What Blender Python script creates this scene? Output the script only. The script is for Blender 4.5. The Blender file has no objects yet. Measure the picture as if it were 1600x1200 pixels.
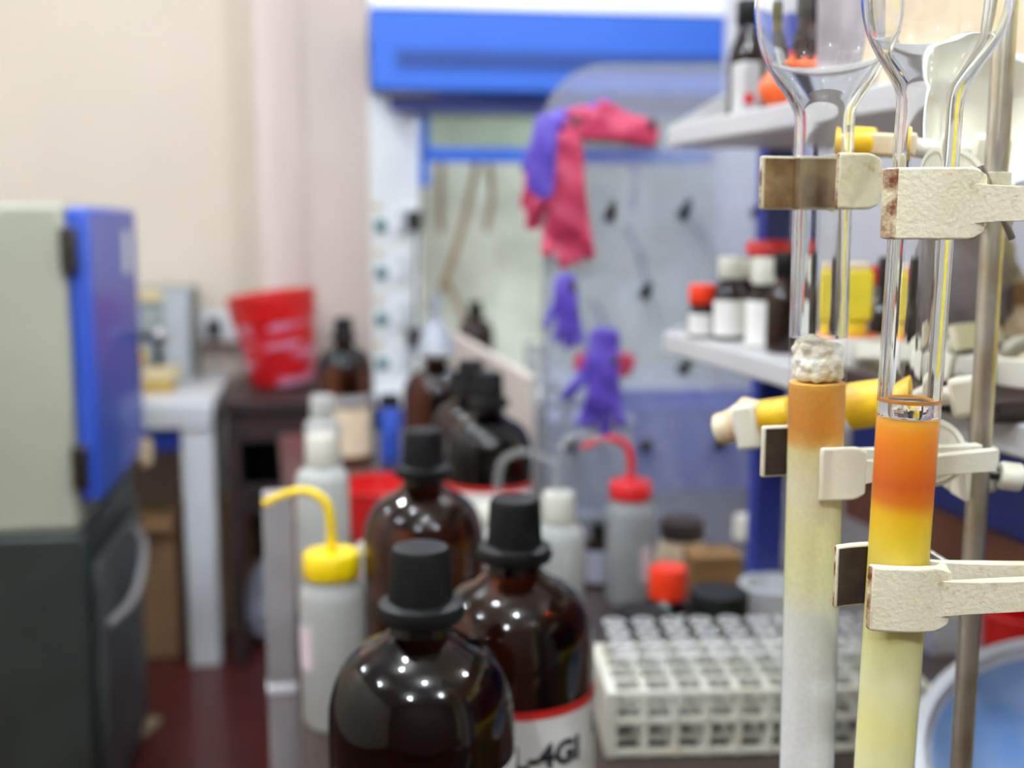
import bpy, bmesh, math, random
from mathutils import Vector, Matrix

# ------------------------------------------------------------------ camera, world, lights, exposure
S = bpy.context.scene
COL = S.collection
PITCH = math.radians(8.2)
EYE = 1.48
FPX = 1800.0                      # focal length in pixels of the 1600x1200 frame
BENCH = 0.90

cam_d = bpy.data.cameras.new('camera')
cam_d.sensor_width = 36.0
cam_d.lens = 36.0 * FPX / 1600.0
cam_d.clip_start = 0.05
cam_d.dof.use_dof = True
cam_d.dof.focus_distance = 0.555
cam_d.dof.aperture_fstop = 4.7
cam = bpy.data.objects.new('camera', cam_d)
COL.objects.link(cam)
cam.location = (0, 0, EYE)
cam.rotation_euler = (math.pi / 2 - PITCH, 0, 0)
S.camera = cam

w = bpy.data.worlds.new('world')
S.world = w
w.use_nodes = True
w.node_tree.nodes['Background'].inputs[0].default_value = (0.9, 0.95, 1.0, 1)
w.node_tree.nodes['Background'].inputs[1].default_value = 0.15

S.view_settings.view_transform = 'Standard'
S.view_settings.look = 'None'
S.view_settings.gamma = 1.0
S.view_settings.use_curve_mapping = False
S.view_settings.exposure = 1.15
BULB_POWER = 238.0                # emission of the ceiling bulbs
S.cycles.use_denoising = True
S.cycles.max_bounces = 14
S.cycles.transmission_bounces = 14
S.cycles.transparent_max_bounces = 24
S.cycles.sample_clamp_indirect = 6.0
S.cycles.blur_glossy = 0.3

random.seed(4)


def cam_ray(px, py):
    u = (px - 800.0) / FPX
    v = -(py - 600.0) / FPX
    return Vector((u, v * math.sin(PITCH) + math.cos(PITCH), v * math.cos(PITCH) - math.sin(PITCH)))


def P(px, py, Y):
    """where the sight line through a photo pixel reaches the distance Y"""
    d = cam_ray(px, py)
    return Vector((0, 0, EYE)) + d * (Y / d.y)


def Pz(px, py, z):
    """where the sight line through a photo pixel reaches the height z"""
    d = cam_ray(px, py)
    return Vector((0, 0, EYE)) + d * ((z - EYE) / d.z)


def xat(px, Y, z):
    """X of a thing seen at column px that stands at distance Y, height z"""
    return (px - 800.0) / FPX * (Y * math.cos(PITCH) - (z - EYE) * math.sin(PITCH))


def lin(c):
    c = c / 255.0
    return c / 12.92 if c <= 0.04045 else ((c + 0.055) / 1.055) ** 2.4


def rgb(r, g, b):
    return (lin(r), lin(g), lin(b), 1.0)


# ------------------------------------------------------------------ materials
def base_mat(name):
    m = bpy.data.materials.new(name)
    m.use_nodes = True
    return m, m.node_tree, m.node_tree.nodes['Principled BSDF']


def N(nt, t, **kw):
    n = nt.nodes.new(t)
    for k, v in kw.items():
        setattr(n, k, v)
    return n


def L(nt, a, b):
    nt.links.new(a, b)


def coords(nt):
    return N(nt, 'ShaderNodeTexCoord').outputs['Object']


def mat(name, c, rough=0.5, metal=0.0, var=0.06, scale=12.0, bump=0.0, bscale=60.0, coat=0.0, c2=None, spec=0.5):
    """plain surface with a little procedural mottling (towards c2, or darker)"""
    m, nt, b = base_mat(name)
    b.inputs['Roughness'].default_value = rough
    b.inputs['Metallic'].default_value = metal
    b.inputs['Coat Weight'].default_value = coat
    b.inputs['Specular IOR Level'].default_value = spec
    co = coords(nt)
    no = N(nt, 'ShaderNodeTexNoise')
    no.inputs['Scale'].default_value = scale
    no.inputs['Detail'].default_value = 4
    L(nt, co, no.inputs['Vector'])
    rp = N(nt, 'ShaderNodeValToRGB')
    col = rgb(*c)
    other = rgb(*c2) if c2 else tuple(x * (1 - var * 2.5) for x in col[:3]) + (1,)
    rp.color_ramp.elements[0].position = 0.35
    rp.color_ramp.elements[1].position = 0.65
    rp.color_ramp.elements[0].color = other
    rp.color_ramp.elements[1].color = col
    L(nt, no.outputs['Fac'], rp.inputs['Fac'])
    L(nt, rp.outputs['Color'], b.inputs['Base Color'])
    if bump > 0:
        n2 = N(nt, 'ShaderNodeTexNoise')
        n2.inputs['Scale'].default_value = bscale
        n2.inputs['Detail'].default_value = 3
        L(nt, co, n2.inputs['Vector'])
        bp = N(nt, 'ShaderNodeBump')
        bp.inputs['Strength'].default_value = bump
        bp.inputs['Distance'].default_value = 0.002
        L(nt, n2.outputs['Fac'], bp.inputs['Height'])
        L(nt, bp.outputs['Normal'], b.inputs['Normal'])
    return m


def glass_mat(name, c=(1, 1, 1), rough=0.0, ior=1.47):
    m, nt, b = base_mat(name)
    b.inputs['Base Color'].default_value = (*c, 1)
    b.inputs['Roughness'].default_value = rough
    b.inputs['IOR'].default_value = ior
    b.inputs['Transmission Weight'].default_value = 1.0
    return m


def thin_glass(name, tint=(1, 1, 1), milk=0.0, milk_c=(0.7, 0.72, 0.78), gain=1.0):
    """thin clear sheet: what is behind shows through, the surface mirrors by Fresnel, optionally milky"""
    m, nt, b = base_mat(name)
    nt.nodes.remove(b)
    out = nt.nodes['Material Output']
    tr = N(nt, 'ShaderNodeBsdfTransparent')
    tr.inputs[0].default_value = (*tint, 1)
    gl = N(nt, 'ShaderNodeBsdfGlossy')
    gl.inputs['Roughness'].default_value = 0.03
    lw = N(nt, 'ShaderNodeLayerWeight')
    pw = N(nt, 'ShaderNodeMath', operation='POWER')
    pw.inputs[1].default_value = 5.0
    L(nt, lw.outputs['Facing'], pw.inputs[0])
    fr = N(nt, 'ShaderNodeMath', operation='MULTIPLY_ADD')
    fr.inputs[1].default_value = 0.75 * gain
    fr.inputs[2].default_value = 0.04 * gain
    L(nt, pw.outputs[0], fr.inputs[0])
    mx = N(nt, 'ShaderNodeMixShader')
    L(nt, fr.outputs[0], mx.inputs[0])
    if milk > 0:
        df = N(nt, 'ShaderNodeBsdfDiffuse')
        df.inputs[0].default_value = (*milk_c, 1)
        m2 = N(nt, 'ShaderNodeMixShader')
        m2.inputs[0].default_value = milk
        L(nt, tr.outputs[0], m2.inputs[1])
        L(nt, df.outputs[0], m2.inputs[2])
        L(nt, m2.outputs[0], mx.inputs[1])
    else:
        L(nt, tr.outputs[0], mx.inputs[1])
    L(nt, gl.outputs[0], mx.inputs[2])
    L(nt, mx.outputs[0], out.inputs[0])
    return m


def translucent(name, c, rough=0.35, amount=0.45):
    """milky polythene"""
    m, nt, b = base_mat(name)
    out = nt.nodes['Material Output']
    b.inputs['Base Color'].default_value = rgb(*c)
    b.inputs['Roughness'].default_value = rough
    tl = N(nt, 'ShaderNodeBsdfTranslucent')
    no = N(nt, 'ShaderNodeTexNoise')
    no.inputs['Scale'].default_value = 18
    L(nt, coords(nt), no.inputs['Vector'])
    rp = N(nt, 'ShaderNodeValToRGB')
    rp.color_ramp.elements[0].color = tuple(x * 0.82 for x in rgb(*c)[:3]) + (1,)
    rp.color_ramp.elements[1].color = rgb(*c)
    L(nt, no.outputs['Fac'], rp.inputs['Fac'])
    L(nt, rp.outputs['Color'], b.inputs['Base Color'])
    L(nt, rp.outputs['Color'], tl.inputs[0])
    mx = N(nt, 'ShaderNodeMixShader')
    mx.inputs[0].default_value = amount
    L(nt, b.outputs[0], mx.inputs[1])
    L(nt, tl.outputs[0], mx.inputs[2])
    L(nt, mx.outputs[0], out.inputs[0])
    return m


def emit_mat(name, c, s):
    m, nt, b = base_mat(name)
    b.inputs['Base Color'].default_value = (0.9, 0.9, 0.9, 1)
    b.inputs['Emission Color'].default_value = (*c, 1)
    b.inputs['Emission Strength'].default_value = s
    return m


def band_mat(name, stops, zlo, zhi, rough=0.5, coat=0.0, var=0.08, sss=0.0, nscale=160.0, wobble=0.02):
    """packed bed whose pigment changes with height; stops = (height, colour)"""
    m, nt, b = base_mat(name)
    b.inputs['Roughness'].default_value = rough
    b.inputs['Coat Weight'].default_value = coat
    b.inputs['Coat Roughness'].default_value = 0.02
    co = coords(nt)
    sx = N(nt, 'ShaderNodeSeparateXYZ')
    L(nt, co, sx.inputs[0])
    n1 = N(nt, 'ShaderNodeTexNoise')
    n1.inputs['Scale'].default_value = 45
    n1.inputs['Detail'].default_value = 3
    L(nt, co, n1.inputs['Vector'])
    mr = N(nt, 'ShaderNodeMapRange')
    mr.inputs['From Min'].default_value = zlo
    mr.inputs['From Max'].default_value = zhi
    L(nt, sx.outputs['Z'], mr.inputs['Value'])
    md = N(nt, 'ShaderNodeMath', operation='MULTIPLY_ADD')
    md.inputs[1].default_value = wobble
    sb = N(nt, 'ShaderNodeMath', operation='SUBTRACT')
    sb.inputs[1].default_value = 0.5
    L(nt, n1.outputs['Fac'], sb.inputs[0])
    L(nt, sb.outputs[0], md.inputs[0])
    L(nt, mr.outputs[0], md.inputs[2])
    rp = N(nt, 'ShaderNodeValToRGB')
    el = rp.color_ramp.elements
    st = sorted(((z - zlo) / (zhi - zlo), c) for z, c in stops)
    while len(el) < len(st):
        el.new(0.5)
    for e, (p, c) in zip(el, st):
        e.position = min(1, max(0, p))
    for e, (p, c) in zip(el, st):
        e.color = rgb(*c)
    L(nt, md.outputs[0], rp.inputs['Fac'])
    n2 = N(nt, 'ShaderNodeTexNoise')
    n2.inputs['Scale'].default_value = nscale
    n2.inputs['Detail'].default_value = 5
    L(nt, co, n2.inputs['Vector'])
    hs = N(nt, 'ShaderNodeMixRGB', blend_type='MULTIPLY')
    hs.inputs['Fac'].default_value = var
    L(nt, rp.outputs['Color'], hs.inputs['Color1'])
    L(nt, n2.outputs['Fac'], hs.inputs['Color2'])
    L(nt, hs.outputs['Color'], b.inputs['Base Color'])
    return m


def enamel(name, c=(226, 221, 196), rust=0.55, edge=(112, 66, 34), bump=0.55, bscale=330.0, stain=(186, 146, 84)):
    """lumpy cream enamel with rust blots"""
    m, nt, b = base_mat(name)
    b.inputs['Roughness'].default_value = 0.42
    b.inputs['Coat Weight'].default_value = 0.25
    b.inputs['Coat Roughness'].default_value = 0.25
    co = coords(nt)
    n1 = N(nt, 'ShaderNodeTexNoise')
    n1.inputs['Scale'].default_value = 70
    n1.inputs['Detail'].default_value = 6
    n1.inputs['Roughness'].default_value = 0.65
    L(nt, co, n1.inputs['Vector'])
    rp = N(nt, 'ShaderNodeValToRGB')
    e = rp.color_ramp.elements
    e[0].position = rust
    e[0].color = rgb(*c)
    e[1].position = rust + 0.16
    e[1].color = rgb(*stain)
    x = e.new(rust + 0.26)
    x.color = rgb(*edge)
    L(nt, n1.outputs['Fac'], rp.inputs['Fac'])
    n3 = N(nt, 'ShaderNodeTexNoise')
    n3.inputs['Scale'].default_value = 22
    L(nt, co, n3.inputs['Vector'])
    r3 = N(nt, 'ShaderNodeValToRGB')
    r3.color_ramp.elements[0].position = 0.35
    r3.color_ramp.elements[1].position = 0.7
    r3.color_ramp.elements[0].color = (1, 1, 1, 1)
    r3.color_ramp.elements[1].color = (0.93, 0.88, 0.74, 1)
    L(nt, n3.outputs['Fac'], r3.inputs['Fac'])
    mm = N(nt, 'ShaderNodeMixRGB', blend_type='MULTIPLY')
    mm.inputs['Fac'].default_value = 0.8
    L(nt, rp.outputs['Color'], mm.inputs['Color1'])
    L(nt, r3.outputs['Color'], mm.inputs['Color2'])
    L(nt, mm.outputs['Color'], b.inputs['Base Color'])
    n2 = N(nt, 'ShaderNodeTexNoise')
    n2.inputs['Scale'].default_value = bscale
    n2.inputs['Detail'].default_value = 2
    L(nt, co, n2.inputs['Vector'])
    bp = N(nt, 'ShaderNodeBump')
    bp.inputs['Strength'].default_value = bump
    bp.inputs['Distance'].default_value = 0.0012
    L(nt, n2.outputs['Fac'], bp.inputs['Height'])
    L(nt, bp.outputs['Normal'], b.inputs['Normal'])
    return m


def print_mat(name, c, ink, scale=(1, 1, 1), thr=0.52, rough=0.35):
    """printed plastic: ink blots with a shape of their own"""
    m, nt, b = base_mat(name)
    b.inputs['Roughness'].default_value = rough
    mp = N(nt, 'ShaderNodeMapping')
    mp.inputs['Scale'].default_value = scale
    L(nt, coords(nt), mp.inputs['Vector'])
    no = N(nt, 'ShaderNodeTexNoise')
    no.inputs['Scale'].default_value = 1.0
    no.inputs['Detail'].default_value = 1.5
    L(nt, mp.outputs[0], no.inputs['Vector'])
    rp = N(nt, 'ShaderNodeValToRGB')
    rp.color_ramp.elements[0].position = thr
    rp.color_ramp.elements[1].position = thr + 0.06
    rp.color_ramp.elements[0].color = rgb(*c)
    rp.color_ramp.elements[1].color = rgb(*ink)
    L(nt, no.outputs['Fac'], rp.inputs['Fac'])
    L(nt, rp.outputs['Color'], b.inputs['Base Color'])
    return m


M = {}
M['wall'] = mat('cream wall paint', (214, 201, 186), 0.8, var=0.02, scale=1.5, bump=0.1, bscale=40)
M['pillar'] = mat('pinkish pillar paint', (212, 196, 188), 0.8, var=0.03, scale=2.0)
M['floor'] = mat('red oxide floor', (90, 34, 31), 0.35, var=0.15, scale=6, coat=0.1)
M['ceiling'] = mat('white ceiling', (208, 207, 203), 0.9, var=0.01)
M['darkwall'] = mat('darkened brown grey wall', (120, 108, 100), 0.6, var=0.1, scale=2)
M['greywall'] = mat('grey lilac wall', (196, 194, 200), 0.8, var=0.05, scale=2.5)
M['blue'] = mat('blue enamel', (28, 90, 192), 0.55, var=0.03, scale=3)
M['blue_dark'] = mat('deep blue enamel', (36, 58, 148), 0.4, var=0.05, scale=6)
M['blue_mid'] = mat('royal blue paint', (48, 84, 190), 0.38, var=0.05, scale=4, coat=0.2)
M['greygreen'] = mat('grey green enamel', (166, 168, 150), 0.45, var=0.05, scale=3)
M['darkgreen'] = mat('dark green grey steel', (46, 54, 50), 0.4, var=0.12, scale=7)
M['darkpanel'] = mat('worn grey panel', (84, 88, 86), 0.45, var=0.2, scale=9)
M['white'] = mat('white enamel', (226, 228, 232), 0.4, var=0.03, scale=4)
M['purewhite'] = mat('bright white laminate', (246, 247, 248), 0.4, var=0.01)
M['whiteboard'] = mat('white shelf laminate', (194, 193, 194), 0.45, var=0.03, scale=8)
M['black'] = mat('black ribbed plastic', (7, 8, 10), 0.5, var=0.15, scale=30, spec=0.3)
M['blacksoft'] = mat('black rubber', (30, 30, 32), 0.65, var=0.1)
M['darkwood'] = mat('dark stained wood', (62, 44, 42), 0.5, c2=(40, 28, 28), scale=8, bump=0.1)
M['brownwood'] = mat('red brown wood', (122, 74, 48), 0.5, c2=(98, 56, 36), scale=9, bump=0.1)
M['benchtop'] = mat('dark brown bench laminate', (66, 52, 46), 0.32, c2=(46, 36, 34), scale=7, coat=0.15)
M['carton'] = mat('brown cardboard', (166, 132, 96), 0.8, var=0.06, scale=6)
M['carton_dark'] = mat('old brown cardboard', (140, 104, 62), 0.8, var=0.08, scale=20)
M['paper'] = mat('paper label', (232, 230, 226), 0.7, var=0.03, scale=30)
M['creampaper'] = mat('cream label', (230, 208, 178), 0.7, var=0.05, scale=30)
M['pinkpaper'] = mat('pinkish label', (226, 208, 214), 0.7, var=0.06, scale=30)
M['steel'] = mat('brushed steel', (190, 188, 182), 0.28, 1.0, var=0.08, scale=60)
M['darksteel'] = mat('dark oiled steel', (96, 92, 86), 0.35, 1.0, var=0.15, scale=80)
M['rodsteel'] = mat('retort rod steel with rust film', (190, 187, 176), 0.32, 0.85, c2=(166, 152, 130), scale=26)
M['greymetal'] = mat('mauve grey painted metal', (150, 146, 148), 0.4, 0.0, var=0.06, scale=14)
M['beige'] = mat('beige laminate', (206, 194, 184), 0.55, var=0.04, scale=6)
M['red'] = mat('red plastic', (206, 22, 22), 0.35, var=0.06, scale=10)
M['redcap'] = mat('red polythene cap', (214, 30, 34), 0.35, var=0.06, scale=20)
M['orangecap'] = mat('orange red cap', (244, 60, 22), 0.35, var=0.05, scale=20)
M['orange'] = mat('orange rubber', (246, 104, 40), 0.35, var=0.08, scale=20)
M['yellow'] = mat('yellow plastic', (248, 214, 10), 0.35, var=0.04, scale=20)
M['yellowvinyl'] = mat('yellow vinyl', (240, 196, 24), 0.4, c2=(206, 150, 20), scale=60)
M['yellowfoam'] = mat('yellow foam', (232, 212, 52), 0.6, var=0.06, scale=40)
M['magenta'] = mat('magenta plastic', (226, 60, 140), 0.4)
M['amber'] = glass_mat('amber glass', (0.12, 0.032, 0.010), 0.03, 1.42)
M['amberdark'] = glass_mat('dark amber glass', (0.045, 0.014, 0.008), 0.03, 1.42)
M['amberlight'] = glass_mat('light amber glass', (0.34, 0.115, 0.03), 0.04, 1.38)
M['glass'] = glass_mat('borosilicate glass', (0.985, 0.99, 0.985), 0.0, 1.47)
M['liquid'] = glass_mat('clear eluent', (0.98, 0.97, 0.95), 0.0, 1.36)
M['tubeglass'] = thin_glass('thin clear glass', (0.975, 0.98, 0.98), 0.05, (0.8, 0.8, 0.8), gain=0.85)
M['lipglint'] = thin_glass('glass lip with painted glint', (0.95, 0.96, 0.97), 0.65, (0.92, 0.93, 0.95))  # milky white stands in for the highlights on the tube rims
M['tubeshell'] = thin_glass('tube shell glass', (1, 1, 1), gain=0.6)
M['sash'] = thin_glass('hood sash glass', (0.78, 0.84, 0.80), 0.12, (0.5, 0.55, 0.5))
M['acrylic'] = thin_glass('milky acrylic sheet', (0.80, 0.83, 0.90), 0.24, (0.62, 0.64, 0.72))
M['clearplastic'] = thin_glass('clear plastic', (0.86, 0.87, 0.88), 0.18, (0.7, 0.7, 0.7))
M['poly'] = translucent('milky polythene', (222, 224, 220))
M['polygrey'] = translucent('grey polythene', (186, 190, 192))
M['polycap'] = translucent('cream polythene cap', (238, 236, 222), amount=0.25)
M['bucket_lilac'] = translucent('lilac white polythene', (206, 208, 228), amount=0.35)
M['enamel'] = enamel('cream clamp enamel', (236, 231, 208), rust=0.585, bump=0.4, bscale=420)
M['enamel_worn'] = enamel('worn cream clamp enamel', (226, 222, 196), rust=0.56, bump=0.9, bscale=150)
M['enamel_plain'] = enamel('clean cream enamel', (226, 224, 212), rust=0.68, bump=0.2)
M['rustedge'] = enamel('chipped enamel edge', (222, 212, 180), rust=0.40, edge=(70, 40, 24), stain=(126, 72, 34))
M['rustlining'] = mat('rusty cork lining', (178, 150, 104), 0.8, c2=(112, 74, 36), scale=55, bump=0.4, bscale=180)
M['darklining'] = mat('dark cork lining', (66, 50, 36), 0.8, c2=(36, 26, 20), scale=60, bump=0.4, bscale=200)
M['stained'] = mat('stained cream pad', (226, 212, 180), 0.6, c2=(196, 150, 90), scale=38)
M['pinkglove'] = mat('pink rubber glove', (198, 62, 96), 0.5, c2=(166, 38, 76), scale=12)
M['purpleglove'] = mat('purple nitrile glove', (92, 70, 184), 0.5, c2=(66, 46, 148), scale=14)
M['hoodback'] = mat('stained pale hood lining', (206, 208, 192), 0.6, c2=(176, 178, 162), scale=4.5)
M['brownhose'] = mat('brown rubber hose', (150, 118, 84), 0.5, var=0.1)
M['bluehose'] = mat('grey blue hose', (96, 104, 130), 0.5, var=0.1)
M['greybox'] = mat('grey instrument case', (176, 184, 190), 0.5, var=0.03)
M['greybox2'] = mat('dull grey instrument face', (150, 158, 158), 0.5, var=0.05)
M['olive'] = mat('olive cream case', (214, 196, 152), 0.6, var=0.05)
M['yellowcase'] = mat('mustard plastic', (196, 160, 56), 0.5)
M['bluetray'] = mat('sky blue basin interior', (120, 162, 226), 0.25, c2=(168, 192, 232), scale=11, coat=0.4)
M['mauvebag'] = mat('crumpled grey polythene', (176, 168, 174), 0.4, c2=(140, 132, 138), scale=16, bump=0.5, bscale=30)
M['cotton'] = mat('cotton wool', (250, 249, 244), 0.95, c2=(244, 234, 196), scale=60, bump=0.5, bscale=900)
M['cotton'].node_tree.nodes['Principled BSDF'].inputs['Subsurface Weight'].default_value = 0.6
M['cotton'].node_tree.nodes['Principled BSDF'].inputs['Subsurface Radius'].default_value = (0.006, 0.006, 0.005)
M['ink'] = mat('black marker ink', (34, 34, 44), 0.6)
M['meniscus'] = mat('painted orange meniscus reflection', (255, 176, 70), 0.4, var=0.02)  # orange reflection at the liquid's edge, put into the ring colour
M['redink'] = mat('red tape', (214, 34, 26), 0.5)
M['lilacink'] = mat('faded violet ink', (176, 160, 210), 0.6)
M['teal'] = mat('teal switch', (20, 110, 104), 0.4)
M['wood'] = mat('pale wood offcut', (190, 166, 132), 0.7, var=0.06, scale=12)
M['greyplastic'] = mat('grey plastic', (166, 162, 164), 0.5, var=0.05)
M['funnel'] = thin_glass('smoky plastic funnel', (0.80, 0.83, 0.88), 0.45, (0.55, 0.58, 0.66))
M['bucketprint'] = print_mat('red bucket with white print', (200, 20, 28), (214, 140, 170), (7, 7, 24), 0.53)


# ------------------------------------------------------------------ mesh helpers
def link(o):
    COL.objects.link(o)
    return o


def mesh_obj(name, bm, m, parent=None, smooth=True, bevel=0.0, seg=2, loc=None, rot=None):
    bmesh.ops.recalc_face_normals(bm, faces=bm.faces[:])
    me = bpy.data.meshes.new(name)
    bm.to_mesh(me)
    bm.free()
    if m is not None:
        me.materials.append(M[m] if isinstance(m, str) else m)
    o = link(bpy.data.objects.new(name, me))
    for p in me.polygons:
        p.use_smooth = smooth
    if smooth:
        try:
            me.set_sharp_from_angle(angle=math.radians(40))
        except Exception:
            pass
    if parent is not None:
        o.parent = parent
    if loc is not None:
        o.location = loc
    if rot is not None:
        o.rotation_euler = rot
    if bevel > 0:
        bv = o.modifiers.new('bevel', 'BEVEL')
        bv.width = bevel
        bv.segments = seg
        bv.limit_method = 'ANGLE'
        bv.angle_limit = math.radians(40)
    return o


def tag(o, label, cat, group=None, kind=None):
    if label:
        o['label'] = label
    if cat:
        o['category'] = cat
    if group:
        o['group'] = group
    if kind:
        o['kind'] = kind
    return o


def thing(name, label, cat, loc=(0, 0, 0), rz=0.0, group=None):
    o = link(bpy.data.objects.new(name, None))
    o.empty_display_size = 0.02
    o.location = loc
    o.rotation_euler = (0, 0, rz)
    return tag(o, label, cat, group)


def copy_thing(root, loc, rz=None, label=None, group=None, rot=None):
    r = link(root.copy())
    r.location = loc
    if rz is not None:
        r.rotation_euler = (0, 0, rz)
    if rot is not None:
        r.rotation_euler = rot
    if label:
        r['label'] = label
    if group:
        r['group'] = group
    for ch in list(root.children):
        c = link(ch.copy())
        c.parent = r
        for g in list(ch.children):
            d = link(g.copy())
            d.parent = c
    return r


def bm_box(sx, sy, sz, c=(0, 0, 0), bm=None, rz=0.0):
    bm = bm or bmesh.new()
    g = bmesh.ops.create_cube(bm, size=1.0)
    for v in g['verts']:
        v.co = Vector((v.co.x * sx, v.co.y * sy, v.co.z * sz))
        if rz:
            v.co = Matrix.Rotation(rz, 3, 'Z') @ v.co
        v.co += Vector(c)
    return bm


def box(name, s, c, m, parent=None, bevel=0.0, rz=0.0, **kw):
    return mesh_obj(name, bm_box(*s, c=c, rz=rz), m, parent, smooth=bevel > 0, bevel=bevel, **kw)


def bm_lathe(prof, seg=48, bm=None, c=(0, 0, 0), close=False):
    """prof = [(r, z)...]; r 0 makes a pole"""
    bm = bm or bmesh.new()
    rings = []
    for r, z in prof:
        if r <= 1e-7:
            rings.append([bm.verts.new((c[0], c[1], c[2] + z))])
        else:
            rings.append([bm.verts.new((c[0] + r * math.cos(2 * math.pi * i / seg), c[1] + r * math.sin(2 * math.pi * i / seg), c[2] + z)) for i in range(seg)])
    pairs = list(zip(rings, rings[1:]))
    if close:
        pairs.append((rings[-1], rings[0]))
    for a, b in pairs:
        for i in range(seg):
            j = (i + 1) % seg
            if len(a) == 1 and len(b) == 1:
                continue
            if len(a) == 1:
                bm.faces.new((a[0], b[i], b[j]))
            elif len(b) == 1:
                bm.faces.new((a[i], a[j], b[0]))
            else:
                bm.faces.new((a[i], a[j], b[j], b[i]))
    return bm


def lathe(name, prof, m, parent=None, seg=48, close=False, **kw):
    return mesh_obj(name, bm_lathe(prof, seg, close=close), m, parent, **kw)


def bm_prism(poly, h0, h1, bm=None):
    """poly in xy, extruded in z"""
    bm = bm or bmesh.new()
    a = [bm.verts.new((x, y, h0)) for x, y in poly]
    b = [bm.verts.new((x, y, h1)) for x, y in poly]
    bm.faces.new(a[::-1])
    bm.faces.new(b)
    n = len(poly)
    for i in range(n):
        j = (i + 1) % n
        bm.faces.new((a[i], a[j], b[j], b[i]))
    return bm


def bm_tube(pts, r, seg=12, bm=None, taper=None):
    bm = bm or bmesh.new()
    pts = [Vector(p) for p in pts]
    rings = []
    up = Vector((0, 0, 1))
    for i, p in enumerate(pts):
        t = (pts[min(i + 1, len(pts) - 1)] - pts[max(i - 1, 0)]).normalized()
        a = t.cross(up)
        if a.length < 0.05:
            a = t.cross(Vector((0, 1, 0)))
        a.normalize()
        b = t.cross(a).normalized()
        rr = r if taper is None else r + (taper - r) * i / (len(pts) - 1)
        rings.append([bm.verts.new(p + a * rr * math.cos(2 * math.pi * k / seg) + b * rr * math.sin(2 * math.pi * k / seg)) for k in range(seg)])
    for A, B in zip(rings, rings[1:]):
        for k in range(seg):
            j = (k + 1) % seg
            bm.faces.new((A[k], A[j], B[j], B[k]))
    bm.faces.new(rings[0][::-1])
    bm.faces.new(rings[-1])
    return bm


def tube(name, pts, r, m, parent=None, seg=12, taper=None, **kw):
    return mesh_obj(name, bm_tube(pts, r, seg, taper=taper), m, parent, **kw)


def spline(ctrl, n=8):
    """Catmull-Rom through control points"""
    c = [Vector(p) for p in ctrl]
    c = [c[0] * 2 - c[1]] + c + [c[-1] * 2 - c[-2]]
    out = []
    for i in range(1, len(c) - 2):
        for k in range(n):
            t = k / n
            a, b, d, e = c[i - 1], c[i], c[i + 1], c[i + 2]
            out.append(0.5 * ((2 * b) + (d - a) * t + (2 * a - 5 * b + 4 * d - e) * t * t + (-a + 3 * b - 3 * d + e) * t ** 3))
    out.append(c[-2])
    return out


def arc_label(name, r, z0, z1, a0, a1, m, parent, t=0.0006, seg=24):
    """a curved sheet of paper wrapped on a cylinder of radius r (angles in degrees, -90 faces the camera)"""
    bm = bmesh.new()
    A0, A1 = math.radians(a0), math.radians(a1)
    grid = []
    for rr in (r + 0.0002, r + t):
        row = []
        for z in (z0, z1):
            row.append([bm.verts.new((rr * math.cos(A0 + (A1 - A0) * i / seg), rr * math.sin(A0 + (A1 - A0) * i / seg), z)) for i in range(seg + 1)])
        grid.append(row)
    (il, ih), (ol, oh) = grid
    for i in range(seg):
        bm.faces.new((ol[i], ol[i + 1], oh[i + 1], oh[i]))
        bm.faces.new((il[i], ih[i], ih[i + 1], il[i + 1]))
        bm.faces.new((oh[i], oh[i + 1], ih[i + 1], ih[i]))
        bm.faces.new((ol[i], il[i], il[i + 1], ol[i + 1]))
    for i in (0, seg):
        bm.faces.new((ol[i], oh[i], ih[i], il[i]))
    return mesh_obj(name, bm, m, parent)


def boolean(o, cutter_bm):
    me = bpy.data.meshes.new('cut')
    bmesh.ops.recalc_face_normals(cutter_bm, faces=cutter_bm.faces[:])
    cutter_bm.to_mesh(me)
    cutter_bm.free()
    c = link(bpy.data.objects.new('cut', me))
    md = o.modifiers.new('cut', 'BOOLEAN')
    md.object = c
    md.solver = 'EXACT'
    dg = bpy.context.evaluated_depsgraph_get()
    dg.update()
    ev = o.evaluated_get(dg)
    nm = bpy.data.meshes.new_from_object(ev)
    mods = [x.name for x in o.modifiers]
    for x in mods:
        o.modifiers.remove(o.modifiers[x])
    old = o.data
    o.data = nm
    nm.name = old.name
    bpy.data.objects.remove(c)
    for p in nm.polygons:
        p.use_smooth = True
    try:
        nm.set_sharp_from_angle(angle=math.radians(35))
    except Exception:
        pass
    return o


RZ = math.radians(8.5)             # the room is turned against the camera
E1 = Vector((math.cos(RZ), math.sin(RZ), 0))
E2 = Vector((-math.sin(RZ), math.cos(RZ), 0))


def room(u, v, z=0.0):
    return E1 * u + E2 * v + Vector((0, 0, z))


def to_room(p):
    return p.x * E1.x + p.y * E1.y, p.x * E2.x + p.y * E2.y


def struct(name, s, c_uv, z, m, parent=None, bevel=0.0):
    """a room box: size along (u, v, z), centred at (u, v), bottom at z"""
    o = box(name, s, (0, 0, s[2] / 2), m, parent, bevel=bevel)
    o.location = room(c_uv[0], c_uv[1], z)
    o.rotation_euler = (0, 0, RZ)
    if parent is None:
        o['kind'] = 'structure'
    return o


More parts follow.
